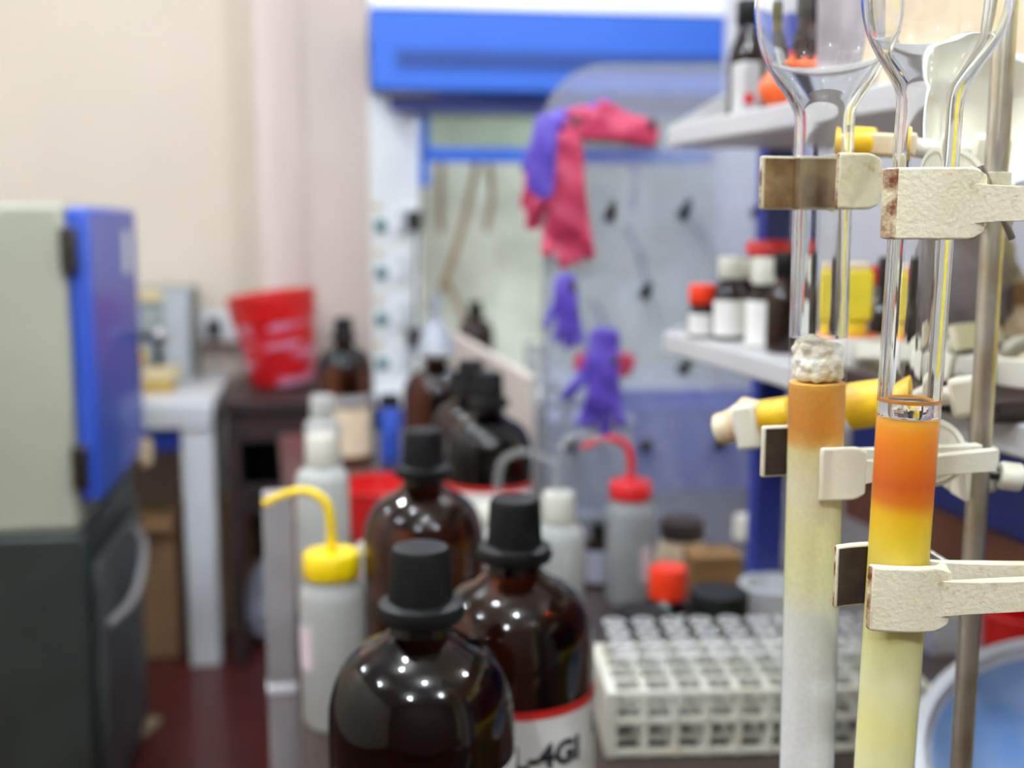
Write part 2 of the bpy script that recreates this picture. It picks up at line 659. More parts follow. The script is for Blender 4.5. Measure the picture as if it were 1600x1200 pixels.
# ------------------------------------------------------------------ the room
VW = 4.52                          # depth of the far wall in room coordinates
U0, U1, V0, H = -2.9, 2.6, -2.2, 3.0
struct('floor', (U1 - U0 + .2, VW - V0 + .2, 0.1), ((U0 + U1) / 2, (VW + V0) / 2), -0.1, 'floor')
struct('ceiling', (U1 - U0 + .2, VW - V0 + .2, 0.1), ((U0 + U1) / 2, (VW + V0) / 2), H, 'ceiling')
struct('wall_back', (U1 - U0 + .2, 0.1, H), ((U0 + U1) / 2, VW + 0.05), 0, 'wall')
struct('wall_left', (0.1, VW - V0, H), (U0 - 0.05, (VW + V0) / 2), 0, 'wall')
struct('wall_right', (0.1, VW - V0, H), (U1 + 0.05, (VW + V0) / 2), 0, 'greywall')
struct('wall_front', (U1 - U0 + .2, 0.1, H), ((U0 + U1) / 2, V0 - 0.05), 0, 'darkwall')  # unseen wall behind the camera, darkened to dim its reflection in the bottles

struct('wall_back_end', (U1 - 1.27, 0.1, H), ((U1 + 1.27) / 2, 3.80), 0, 'greywall')
# pillar that stands proud of the wall beside the fume hood
pu0, _ = to_room(P(408, 300, 4.40))
pu1, pv1 = to_room(P(578, 300, 4.30))
pil = struct('trim_1', (pu1 - pu0, VW - pv1, H), ((pu0 + pu1) / 2, (VW + pv1) / 2), 0, 'pillar')
um, _ = to_room(P(470, 300, 4.33))
struct('trim_2', (0.022, 0.012, H), (um, pv1 - 0.006), 0, 'pillar')['label'] = 'narrow painted conduit strip running up the pillar'

# ceiling lamps that light the room
def ceiling_lamp(u, v, label, squash=1.0):
    t = thing('ceiling_light', label, 'ceiling light', room(u, v, H), RZ, 'bulb lamps on the ceiling')
    lathe('ceiling_rose', [(0, -0.001), (0.06, -0.001), (0.06, -0.018), (0.045, -0.026), (0, -0.026)], 'white', t, 24)
    lathe('lamp_holder', [(0, -0.026), (0.022, -0.026), (0.024, -0.085), (0, -0.085)], 'white', t, 20)
    r = 0.045
    pr_ = [(r * math.sin(math.pi * k / 14), -0.085 - r * squash * (1 - math.cos(math.pi * k / 14))) for k in range(15)]
    pr_[0], pr_[-1] = (0, pr_[0][1]), (0, pr_[-1][1])
    lathe('bulb', pr_, 'lamp', t, 24)
    return t


M['lamp'] = emit_mat('lamp bulb glow', (0.90, 0.98, 1.06), BULB_POWER)
M['hoodlamp'] = emit_mat('dim hood lamp glow', (0.92, 0.98, 0.96), 9.0)
for u, v, sq in [(-1.7, 0.6, 1), (0.1, 0.1, 1.6), (1.6, 0.9, 1), (-0.6, 2.5, 1), (0.9, 2.5, 1), (-2.1, 2.5, 1), (-0.7, -1.0, 1.4), (0.9, -0.9, 1), (-0.4, 1.2, 1)]:
    ceiling_lamp(u, v, 'bright white bulb lamp on the ceiling', sq)

# ------------------------------------------------------------------ fume hood
HV = to_room(P(600, 100, 3.75))[1]              # plane of the hood front
hx0 = to_room(P(579, 100, 3.75))[0]
hx1 = hx0 + 1.72
hz_top = P(700, 12, 3.75).z
hz_bot = P(700, 140, 3.75).z


def hood_box(name, s, u, v, z, m, parent, bevel=0.0):
    o = box(name, s, (u, v, z), m, parent, bevel)
    return o


hood = thing('fume_hood', 'blue fume hood with pale stained interior beside the pillar', 'fume hood', room(0, HV), RZ)
hw = hx1 - hx0
hc = (hx0 + hx1) / 2
HD = VW - HV - 0.02
head = hood_box('header', (hw, 0.10, hz_top - hz_bot), hc, 0.05, (hz_top + hz_bot) / 2, 'blue', hood, 0.008)
# slotted vent in the header
vz = P(800, 90, 3.75).z
gx0 = to_room(P(620, 90, 3.75))[0]
bk = hood_box('vent_backing', (1.22, 0.004, 0.055), gx0 + 0.61, -0.003, vz, 'blacksoft', head)
bmv = bmesh.new()
for i in range(88):
    bm_box(0.006, 0.006, 0.055, (gx0 + 0.007 + i * 0.0138, -0.0065, vz), bm=bmv)
vb = mesh_obj('vent_bars', bmv, 'blue', head, smooth=False)
vb['kind'] = 'stuff'
hood_box('top_cover', (hw, HD, 0.45), hc, HD / 2, hz_top + 0.225 + 0.002, 'white', hood, 0.004)
hood_box('underside_strip', (hw, 0.16, 0.05), hc, 0.20, hz_bot - 0.028, 'blue_dark', hood)  # strip of deeper blue under the header
hood_box('back_lining', (hw, 0.02, hz_bot - 0.86), hc, HD - 0.02, (hz_bot + 0.86) / 2, 'hoodback', hood)
hood_box('side_lining', (0.03, HD - 0.16, hz_bot - 0.86), hx1 - 0.015, HD / 2 + 0.06, (hz_bot + 0.86) / 2, 'hoodback', hood)
hood_box('deck', (hw, HD + 0.02, 0.04), hc, HD / 2, 0.88, 'white', hood, 0.006)
hood_box('base_cabinet', (hw - 0.02, HD - 0.04, 0.86), hc, HD / 2 + 0.02, 0.43, 'blue_mid', hood, 0.004)
# white socket post, a splayed face
p0 = to_room(P(580, 300, 3.78))
p1 = to_room(P(656, 300, 4.02))
zpt0 = P(580, 140, 3.78).z
zpt1 = P(656, 164, 4.02).z
bm = bmesh.new()
poly = [(p0[0], p0[1] - HV), (p1[0], p1[1] - HV), (p1[0], p1[1] - HV + 0.1), (p0[0], p1[1] - HV + 0.1)]
lo = [bm.verts.new((x, y, 0.90)) for x, y in poly]
hi = [bm.verts.new((x, y, z)) for (x, y), z in zip(poly, (zpt0, zpt1, zpt1, zpt0))]
bm.faces.new(lo[::-1]); bm.faces.new(hi)
for i in range(4):
    bm.faces.new((lo[i], lo[(i + 1) % 4], hi[(i + 1) % 4], hi[i]))
post = mesh_obj('service_post', bm, 'purewhite', hood, smooth=False)
pdir = Vector((p1[0] - p0[0], p1[1] - p0[1], 0))
plen = pdir.length
pdir.normalize()
pn = Vector((pdir.y, -pdir.x, 0))
prz = math.atan2(pdir.y, pdir.x)


def on_post(px, py):
    f = (px - 580) / 76.0
    base = Vector((p0[0], p0[1] - HV, 0)) + pdir * (f * plen)
    Yw = 3.78 + f * 0.24
    return Vector((base.x, base.y, P(px, py, Yw).z))


for k, py in enumerate((345, 418, 490, 560)):
    c = on_post(625, py) + pn * 0.008
    pl = box('socket_plate', (0.10, 0.014, 0.085), c, 'white', post, 0.004, rz=prz)
    pl['label'] = 'white socket plate'
    c2 = on_post(589, py + 8) + pn * 0.012
    sw = box('rotary_switch', (0.035, 0.03, 0.035), c2, 'teal', post, 0.006, rz=prz)
    box('switch_tag', (0.04, 0.004, 0.02), on_post(587, py - 22) + pn * 0.003, 'creampaper', post, rz=prz)
for py, hgt in ((345, 0.07), (528, 0.07)):
    c = on_post(632, py) + pn * 0.035
    box('plug', (0.04, 0.05, hgt), c, 'blacksoft', post, 0.01, rz=prz)
a = on_post(632, 352) + pn * 0.05
b_ = on_post(636, 430) + pn * 0.03
c_ = on_post(630, 520) + pn * 0.04
tube('plug_cable', spline([a, b_, c_, on_post(626, 600) + pn * 0.03], 8), 0.005, 'blacksoft', post, 8)
# sash frame and sash glass
sz0, sz1 = P(740, 252, 3.9).z, P(740, 165, 3.9).z
sx0 = to_room(P(657, 200, 3.95))[0]
sv = 0.21
fr = hood_box('sash_rail', (hx1 - sx0, 0.03, 0.05), (sx0 + hx1) / 2, sv, sz0 + 0.025, 'blue', hood, 0.004)
hood_box('sash_stile', (0.03, 0.03, sz1 - sz0 + 0.08), sx0 + 0.015, sv, (sz0 + sz1) / 2 - 0.04, 'blue', hood, 0.003)
hood_box('sash_glass', (hx1 - sx0, 0.006, sz1 - sz0 - 0.04), (sx0 + hx1) / 2, sv, (sz0 + sz1) / 2 + 0.02, 'sash', hood)
# lamp inside the hood, behind the header
hood_box('hood_lamp_housing', (1.25, 0.08, 0.03), hc, 0.36, hz_bot + 0.02, 'white', hood)
mesh_obj('hood_lamp_tube', bm_tube([(hc - 0.6, 0.36, hz_bot - 0.02), (hc + 0.6, 0.36, hz_bot - 0.02)], 0.013, 12), 'hoodlamp', hood)


def hose(ctrl, r, m, label, nm='hanging_hose', group=None):
    o = tube(nm, spline(ctrl, 8), r, m, seg=8)
    return tag(o, label, 'hose', group)


hose([P(692, 235, 4.25), P(688, 300, 4.25), P(690, 365, 4.25)], 0.011, 'brownhose', 'short straight brown rubber hose hanging in the hood next to the sash stile')
hose([P(746, 235, 4.2), P(738, 290, 4.2), P(715, 380, 4.2), P(690, 450, 4.2), P(668, 480, 4.2)], 0.012, 'brownhose', 'long brown rubber hose slanting down to the funnel inside the hood')
hose([P(760, 238, 4.25), P(769, 300, 4.25), P(760, 362, 4.25)], 0.011, 'brownhose', 'curved brown hose hanging between the long slanting hose and the pink gloves')
hose([P(700, 440, 4.28), P(722, 490, 4.28), P(740, 540, 4.28)], 0.010, 'brownhose', 'pale tan hose running down behind the far black bottle')
for i, (x0, y0, x1, y1, lab) in enumerate([(975, 350, 1012, 455, 'grey blue hose seen through the peg board above its middle peg'),
                                           (1085, 350, 1122, 450, 'grey blue hose seen through the peg board near the blue rack post'),
                                           (985, 240, 988, 330, 'thin grey hose hanging behind the peg board under the pink glove'),
                                           (925, 470, 945, 545, 'short dark hose behind the peg board above the purple glove')]):
    hose([P(x0, y0, 4.1), P((x0 + x1) / 2 + 6, (y0 + y1) / 2 - 8, 4.1), P(x1, y1, 4.1)], 0.010, 'bluehose', lab)

# ------------------------------------------------------------------ incubator on its dark cabinet
INC = P(112, 600, 2.6)
iu, iv = to_room(INC)
inc_z0 = P(112, 830, 2.6).z
inc_z1 = P(112, 318, 2.6).z
inc = thing('incubator', 'grey green incubator with a blue side door and round steel knob', 'incubator', room(iu, iv), RZ)
IW, ID = 0.75, 0.64
hgt = inc_z1 - inc_z0
box('body', (IW, ID, hgt), (-IW / 2, ID / 2, inc_z0 + hgt / 2), 'greygreen', inc, 0.012)
dz0 = P(118, 792, 2.6).z
dr = box('door', (0.05, ID - 0.02, inc_z1 - dz0 - 0.015), (0.027, ID / 2, (dz0 + inc_z1) / 2), 'blue_mid', inc, 0.012)
for py in (390, 728):
    z = P(112, py, 2.6).z
    box('hinge', (0.035, 0.03, 0.10), (0.012, -0.012, z), 'darksteel', inc, 0.004)
kz = P(192, 525, 3.2).z
mesh_obj('knob_stem', bm_tube([(0.05, ID - 0.05, kz), (0.09, ID - 0.05, kz)], 0.012, 12), 'darksteel', dr)
bm = bmesh.new()
bmesh.ops.create_uvsphere(bm, u_segments=20, v_segments=12, radius=0.027)
mesh_obj('door_knob', bm, 'steel', dr, loc=(0.105, ID - 0.05, kz))
box('sticker', (0.002, 0.07, 0.11), (0.054, ID * 0.72, P(165, 395, 3.0).z), 'paper', dr)
box('bottom_latch', (0.03, 0.05, 0.07), (0.06, ID - 0.06, P(185, 705, 3.2).z), 'stained', dr, 0.005)
st = thing('steel_cabinet', 'dark green grey steel cabinet carrying the incubator', 'cabinet', room(iu, iv), RZ)
sh = inc_z0 - 0.004
box('body', (IW + 0.02, ID + 0.04, sh), (-IW / 2, ID / 2, sh / 2), 'darkgreen', st, 0.008)
cd = box('door', (0.02, ID - 0.08, sh - 0.14), (0.022, ID / 2, sh / 2 - 0.02), 'darkpanel', st, 0.006)
tube('door_handle', spline([(0.035, 0.1, sh - 0.26), (0.08, 0.2, sh - 0.22), (0.08, 0.36, sh - 0.14), (0.035, 0.48, sh - 0.12)], 6), 0.010, 'greymetal', cd, 8)
box('plinth', (IW, ID - 0.02, 0.06), (-IW / 2 + 0.02, ID / 2, 0.03), 'blacksoft', st)
pk = thing('cardboard_tray', 'flat brown cardboard tray lying on top of the incubator', 'tray', room(iu - 0.42, iv + 0.12, inc_z1), RZ)
box('base', (0.42, 0.26, 0.004), (0, 0, 0.003), 'carton', pk)
for s, c in (((0.42, 0.004, 0.035), (0, -0.13, 0.02)), ((0.42, 0.004, 0.035), (0, 0.13, 0.02)), ((0.004, 0.26, 0.035), (-0.21, 0, 0.02)), ((0.004, 0.26, 0.035), (0.21, 0, 0.02))):
    box('side_flap', s, c, 'carton', pk)

# ------------------------------------------------------------------ white table, its load, wall socket
TL = P(305, 1040, 3.66)
tu, tv = to_room(TL)
tr_u = to_room(P(331, 625, 3.64))[0]
tab = thing('lab_table', 'white table with thick legs and a blue apron under the top', 'table', room(tr_u, tv), RZ)
TW, TD = 1.7, VW - tv - 0.03
box('tabletop', (TW, TD, 0.055), (-TW / 2, TD / 2 - 0.02, BENCH - 0.0275), 'white', tab, 0.006)
box('apron', (TW - 0.20, 0.03, 0.085), (-TW / 2, 0.05, BENCH - 0.0975 - 0.03), 'blue_mid', tab)
box('front_rail', (TW - 0.01, 0.03, 0.032), (-TW / 2, 0.0, BENCH - 0.0715), 'white', tab)
for x, y in ((-0.055, 0.05), (-TW + 0.055, 0.05), (-0.055, TD - 0.1), (-TW + 0.055, TD - 0.1)):
    box('leg', (0.10, 0.10, BENCH - 0.058), (x, y, (BENCH - 0.058) / 2), 'white', tab, 0.006)

ins = thing('instrument_case', 'grey instrument box with a lighter side panel on the white table', 'instrument', Vector((0, 0, 0)), RZ)
q = P(300, 590, 4.05)
ins.location = (q.x, q.y, BENCH)
ih = P(300, 452, 4.05).z - BENCH
box('case', (0.42, 0.3, ih), (-0.21, 0.15, ih / 2), 'greybox2', ins, 0.008)
box('side_frame', (0.085, 0.02, ih), (-0.0425, -0.011, ih / 2), 'greybox', ins, 0.005)
box('top_strip', (0.335, 0.014, 0.04), (-0.253, -0.008, ih - 0.02), 'olive', ins, 0.003)
box('switch', (0.02, 0.02, 0.07), (-0.11, -0.012, ih * 0.3), 'blacksoft', ins, 0.003)
kb = thing('cream_box', 'low cream box with a mustard base in front of the grey instrument', 'box', Vector((0, 0, 0)), RZ)
q = Pz(228, 614, BENCH)
kb.location = (q.x, q.y, BENCH)
box('base', (0.17, 0.12, 0.035), (0, 0.06, 0.0175), 'yellowcase', kb, 0.005)
box('cover', (0.19, 0.13, 0.04), (0.01, 0.06, 0.0555), 'olive', kb, 0.006)
yk = thing('rubber_ball', 'round yellow rubber bulb lying on the cream box', 'rubber bulb', Vector((0, 0, 0)), RZ)
yk.location = (P(212, 545, q.y + 0.06).x, q.y + 0.05, BENCH + 0.0755)
lathe('grip', [(0, 0), (0.018, 0), (0.03, 0.012), (0.036, 0.04), (0.03, 0.066), (0.016, 0.076), (0, 0.078)], 'yellow', yk, 24)
lathe('collar', [(0.037, 0.03), (0.04, 0.034), (0.04, 0.046), (0.037, 0.05)], 'yellowcase', yk, 24)

ws = thing('wall_socket', 'pale wall socket with a black plug above the table', 'socket', Vector((0, 0, 0)), RZ)
q = P(340, 510, 4.44)
uu, _ = to_room(q)
ws.location = room(uu, VW - 0.0, q.z)
box('backplate', (0.17, 0.02, 0.13), (0, -0.011, 0), 'white', ws, 0.005)
box('plug', (0.045, 0.05, 0.07), (-0.005, -0.047, 0.0), 'blacksoft', ws, 0.01)
box('ledge', (0.2, 0.04, 0.014), (0.0, -0.04, -0.06), 'brownwood', ws, 0.003)
tube('cable', spline([(-0.005, -0.05, -0.06), (0.0, -0.05, -0.14), (-0.03, -0.06, -0.2), (-0.10, -0.09, -0.20)], 8), 0.007, 'greyplastic', ws, 8)

# cardboard under the table, wood offcut on the floor
bx = thing('cardboard_box', 'tall plain cardboard carton standing under the white table', 'carton', Vector((0, 0, 0)), RZ)
q = Pz(225, 1030, 0)
bx.location = (q.x, q.y, 0)
bh = P(225, 808, q.y).z
box('carton_body', (0.36, 0.22, bh), (-0.06, 0.11, bh / 2), 'carton', bx, 0.004)
box('packing_tape', (0.05, 0.222, 0.003), (-0.06, 0.11, bh + 0.001), 'olive', bx)
box('top_flap', (0.36, 0.10, 0.004), (-0.06, -0.03, bh - 0.03), 'carton', bx)
q0, q1 = Pz(155, 1162, 0), Pz(212, 1118, 0)
of = box('wood_offcut', ((q1 - q0).length, 0.045, 0.02), (0, 0, 0.0101), 'wood', None, 0.004)
of.location = (q0 + q1) / 2 + Vector((0.075, -0.05, 0))
of.rotation_euler = (0, 0, math.atan2((q1 - q0).y, (q1 - q0).x))
tag(of, 'pale wooden offcut lying on the red floor by the dark cabinet', 'wood')

# ------------------------------------------------------------------ dark wooden side table, red bucket
dw = thing('side_table', 'dark stained wooden side table with an open niche, under the red bucket', 'side table', Vector((0, 0, 0)), RZ)
q = P(338, 625, 3.62)
dw.location = (q.x, q.y, 0)
dw.location.x += 0.02
DWW, DWD = 0.46, 0.62
box('tabletop', (DWW, DWD, 0.035), (DWW / 2, DWD / 2, BENCH - 0.0175), 'darkwood', dw, 0.004)
for x in (0.025, DWW - 0.025):
    box('side_panel', (0.04, DWD - 0.04, 0.36), (x, DWD / 2 + 0.01, BENCH - 0.035 - 0.18), 'darkwood', dw, 0.003)
box('top_rail', (DWW - 0.09, 0.03, 0.10), (DWW / 2, 0.04, BENCH - 0.087), 'darkwood', dw, 0.003)
box('niche_back', (DWW - 0.09, 0.02, 0.34), (DWW / 2, DWD - 0.1, BENCH - 0.21), 'blacksoft', dw)  # shade inside the niche is put into the colour, black instead of wood
box('lower_rail', (DWW - 0.09, 0.03, 0.10), (DWW / 2, 0.04, BENCH - 0.33), 'darkwood', dw, 0.003)
box('niche_floor', (DWW - 0.09, DWD - 0.12, 0.03), (DWW / 2, DWD / 2 + 0.03, BENCH - 0.36), 'blacksoft', dw, 0.003)  # black for the niche shade as well
for x in (0.025, DWW - 0.025):
    for y in (0.05, DWD - 0.05):
        box('leg', (0.045, 0.045, BENCH - 0.395), (x, y, (BENCH - 0.395) / 2), 'darkwood', dw, 0.004)

bk_ = thing('plastic_bucket', 'red plastic bucket with worn white print, tilted on the dark table', 'bucket', Vector((0, 0, 0)))
q = Pz(440, 606, BENCH)
bk_.location = (q.x, q.y + 0.03, BENCH + 0.0195)
bk_.rotation_euler = (math.radians(3), math.radians(-6), 0)
BR0, BR1, BHt = 0.112, 0.146, 0.305
zz = lambda f: BR0 + (BR1 - BR0) * f
lathe('shell', [(0, 0.002), (BR0 - 0.004, 0), (BR0, 0.006), (zz(.72), BHt * .72), (zz(.72) - 0.003, BHt * .72), (BR0 - 0.003, 0.01), (0, 0.008)], 'bucketprint', bk_, 48)
lathe('rim_band', [(zz(.72) - 0.002, BHt * .72), (zz(.72) + 0.006, BHt * .72), (zz(.75) + 0.007, BHt * .75), (zz(.95) + 0.004, BHt * .95), (zz(1) + 0.008, BHt * .96), (zz(1) + 0.008, BHt), (zz(1) - 0.002, BHt), (zz(.72) - 0.004, BHt * .74)], 'red', bk_, 48, close=True)

# things under the side table
for (px, py, w_, h_, lab) in ((352, 990, 0.09, 0.50, 'narrow brown carton standing under the dark side table'), (386, 965, 0.07, 0.40, 'shorter tan carton leaning among the things under the dark side table')):
    q = Pz(px, py, 0)
    t = thing('carton', lab, 'carton', (q.x, q.y + 0.1, 0), RZ)
    box('carton_body', (w_, 0.16, h_), (0, 0, h_ / 2), 'carton', t, 0.003)
    box('packing_tape', (0.03, 0.162, 0.002), (0, 0, h_ + 0.001), 'olive', t)
q = Pz(420, 1000, 0)
bm = bmesh.new()
bmesh.ops.create_icosphere(bm, subdivisions=3, radius=1.0)
for v in bm.verts:
    n = 0.12 * math.sin(9 * v.co.x + 3 * v.co.z) * math.cos(7 * v.co.y) + 0.08 * math.sin(17 * v.co.z)
    v.co *= 1 + n
    f = 0.75 - 0.3 * v.co.z
    v.co = Vector((v.co.x * 0.085 * f * 1.3, v.co.y * 0.08 * f * 1.3, (v.co.z + 1.1) * 0.14))
wb = mesh_obj('plastic_bag', bm, 'bucket_lilac', None, loc=(q.x, q.y, 0.0))
tag(wb, 'crumpled white plastic bag on the floor beside the grey upright post', 'bag')

# ------------------------------------------------------------------ the bench
BD = Vector((-0.217, 1.0, 0)).normalized()      # bench runs away along this
BN = Vector((BD.y, -BD.x, 0))                   # and reaches to the right along this
BRZ = math.atan2(-BD.x, BD.y)
b0 = Pz(474, 1130, BENCH) - BD * 1.0
bench = thing('lab_bench', 'long dark brown laboratory bench carrying the bottles and racks', 'bench', (b0.x, b0.y, 0), BRZ)
BL, BW = 2.85, 1.55
box('worktop', (BW, BL, 0.04), (BW / 2, BL / 2, BENCH - 0.02), 'benchtop', bench, 0.005)
box('carcass', (BW - 0.08, BL - 0.08, BENCH - 0.14), (BW / 2, BL / 2, 0.10 + (BENCH - 0.142) / 2), 'darkpanel', bench, 0.004)
box('plinth', (BW - 0.16, BL - 0.16, 0.10), (BW / 2, BL / 2, 0.05), 'blacksoft', bench)
for k in range(4):
    dd = box('cupboard_door', (0.02, BL / 4 - 0.04, BENCH - 0.2), (0.03, BL / 8 + k * BL / 4, 0.1 + (BENCH - 0.14) / 2), 'greymetal', bench, 0.004)
    box('door_handle', (0.02, 0.10, 0.014), (-0.0, BL / 8 + k * BL / 4, 0.68), 'steel', dd, 0.004)
# grey upright at the bench edge
q = P(452, 900, 1.5)
gp = thing('upright_post', 'mauve grey metal upright standing against the bench edge', 'post', (q.x - 0.014, q.y, 0), BRZ)
gz = P(452, 768, 1.5).z
box('channel', (0.037, 0.03, gz), (0, 0, gz / 2), 'greymetal', gp, 0.003)
box('foot_plate', (0.06, 0.06, 0.008), (0, 0, 0.004), 'greymetal', gp)
box('pale_band', (0.04, 0.034, 0.015), (0, 0, P(452, 1070, 1.5).z), 'white', gp, 0.003)  # short pale band across the upright

# beige partition panel along the bench
pa, pb = Pz(708, 518, 1.2), Pz(832, 588, 1.2)
pd = pb - pa
pt = thing('partition_panel', 'beige partition board standing along the bench behind the amber bottles', 'partition', ((pa.x + pb.x) / 2, (pa.y + pb.y) / 2, BENCH), math.atan2(pd.y, pd.x))
box('board', (pd.length, 0.018, 0.30), (0, 0, 0.15), 'beige', pt, 0.003)
for s in (-1, 1):
    box('foot', (0.04, 0.06, 0.012), (s * pd.length * 0.42, 0, 0.006), 'greymetal', pt, 0.002)


# ------------------------------------------------------------------ amber reagent bottles
def reagent_bottle(px, Y, label, glass='amber', R=0.069, hh=0.345, dim=1.0, lab=None, group=None, base=BENCH, cap='black', capseal=True):
    x = xat(px, Y, base + hh * 0.6)
    t = thing('reagent_bottle', label, 'bottle', (x, Y, base), 0, group)
    s = hh / 0.345
    zb = 0.215 * s
    prof = [(0, 0.004), (R * 0.86, 0.002), (R * 0.93, 0.0), (R * 0.985, 0.006), (R, 0.014)]
    prof += [(R, zb)]
    for k in range(1, 9):
        a = k / 8 * math.radians(78)
        prof.append((0.024 + (R - 0.024) * math.cos(a) ** 0.9, zb + 0.058 * s * math.sin(a)))
    prof += [(0.0235, zb + 0.066 * s), (0.0225, zb + 0.075 * s), (0.0265, zb + 0.077 * s), (0.0265, zb + 0.084 * s), (0.0215, zb + 0.086 * s), (0.021, hh - 0.012), (0, hh - 0.011)]
    lathe('bottle_glass', prof, glass, t, 56)
    zc = zb + 0.0765 * s
    lathe('neck_ring', [(0.0215, zc), (0.031, zc), (0.0325, zc + 0.004), (0.031, zc + 0.011), (0.0225, zc + 0.014)], cap, t, 40, close=True)
    bm = bmesh.new()
    seg = 80
    pr = [(0.0235, zc + 0.0145), (0.0228, zc + 0.02), (0.0215, hh - 0.006), (0.0200, hh - 0.001), (0.017, hh)]
    rings = []
    for r, z in pr:
        rings.append([bm.verts.new(((r + (0.0004 if i % 2 else -0.0004) * (z < hh - 0.003)) * math.cos(2 * math.pi * i / seg), (r + (0.0004 if i % 2 else -0.0004) * (z < hh - 0.003)) * math.sin(2 * math.pi * i / seg), z)) for i in range(seg)])
    for A, B in zip(rings, rings[1:]):
        for i in range(seg):
            bm.faces.new((A[i], A[(i + 1) % seg], B[(i + 1) % seg], B[i]))
    bm.faces.new(rings[-1])
    bm.faces.new(rings[0][::-1])
    mesh_obj('screw_cap', bm, cap, t)
    return t


def text_on_cylinder(parent, txt, r, z, a_mid, size, m, name='lettering'):
    cu = bpy.data.curves.new('txt', 'FONT')
    cu.body = txt
    cu.size = size
    cu.extrude = 0.0001
    cu.offset = 0.0012
    cu.resolution_u = 3
    o = link(bpy.data.objects.new('txt', cu))
    dg = bpy.context.evaluated_depsgraph_get()
    dg.update()
    me = bpy.data.meshes.new_from_object(o.evaluated_get(dg))
    bpy.data.objects.remove(o)
    xs = [v.co.x for v in me.vertices]
    mid = (min(xs) + max(xs)) / 2
    for v in me.vertices:
        a = math.radians(a_mid) + (v.co.x - mid) / r
        rr = r + 0.0009 + v.co.z
        v.co = Vector((rr * math.cos(a), rr * math.sin(a), z + v.co.y))
    me.materials.clear()
    me.materials.append(M[m])
    q = link(bpy.data.objects.new(name, me))
    q.parent = parent
    return q


b1 = reagent_bottle(660, 0.81, 'nearest large amber bottle with ribbed black cap and a pale label low down', 'amberdark')
arc_label('label', 0.069, 0.03, 0.190, -150, 20, 'paper', b1)
b2 = reagent_bottle(804, 0.955, 'large amber bottle whose white label has a red top stripe and black marker writing', 'amber')
lb = arc_label('label', 0.069, 0.02, 0.176, -112, 5, 'paper', b2)
arc_label('red_stripe', 0.0692, 0.176, 0.183, -100, 5, 'redink', b2)
text_on_cylinder(lb, 'L-4GI', 0.0692, 0.134, -66, 0.028, 'ink')
text_on_cylinder(lb, 'L', 0.0692, 0.113, -72, 0.022, 'lilacink')
text_on_cylinder(lb, 'bh.l', 0.0692, 0.094, -62, 0.030, 'ink')
text_on_cylinder(lb, 'I', 0.0692, 0.146, -18, 0.024, 'ink')
b3 = reagent_bottle(663, 1.275, 'amber bottle with black cap standing directly behind the nearest one', 'amber')
b4 = reagent_bottle(764, 1.76, 'dark amber bottle in front of the beige partition, behind the clear bent spout', 'amberdark')
arc_label('label', 0.069, 0.02, 0.17, -160, -20, 'paper', b4)
arc_label('red_stripe', 0.0692, 0.17, 0.178, -160, -20, 'redink', b4)
b5 = reagent_bottle(736, 1.91, 'dark amber bottle half hidden behind another beside the beige partition', 'amberdark')
b6 = reagent_bottle(538, 2.74, 'brown bottle with a wide cream label next to the slim blue bottle', 'amber')
arc_label('label', 0.069, 0.02, 0.135, -160, -15, 'creampaper', b6)
arc_label('label_band', 0.0692, 0.142, 0.165, -160, -15, 'greyplastic', b6)
b7 = reagent_bottle(682, 2.35, 'amber bottle under the upturned grey funnel', 'amber')
arc_label('label', 0.069, 0.02, 0.10, -150, -70, 'paper', b7)
b8 = reagent_bottle(743, 3.93, 'small black bottle far inside the fume hood', 'amberdark', R=0.062, hh=0.30)

fn = thing('funnel', 'upturned grey plastic funnel set over the cap of an amber bottle', 'funnel', (b7.location.x, b7.location.y, BENCH + 0.306), 0)
fz = P(685, 455, 2.35).z - (BENCH + 0.306)
lathe('cone', [(0.040, 0), (0.042, 0.0), (0.026, fz * 0.42), (0.013, fz * 0.52), (0.011, fz * 0.52), (0.024, fz * 0.41)], 'funnel', fn, 32, close=True)
lathe('stem', [(0.011, fz * 0.52), (0.013, fz * 0.52), (0.009, fz), (0.007, fz)], 'funnel', fn, 24, close=True)
lathe('rim', [(0.039, -0.003), (0.046, -0.003), (0.046, 0.003), (0.039, 0.003)], 'greyplastic', fn, 32, close=True)

bb = thing('slim_bottle', 'slim royal blue bottle with a black cap beside the cream labelled bottle', 'bottle', (xat(610, 2.72, 0.95), 2.72, BENCH))
lathe('bottle_body', [(0, 0), (0.023, 0), (0.025, 0.004), (0.025, 0.128), (0.022, 0.134), (0, 0.134)], 'blue_mid', bb, 28)
lathe('cap', [(0.024, 0.135), (0.026, 0.136), (0.025, 0.160), (0.02, 0.163), (0, 0.163)], 'black', bb, 28)


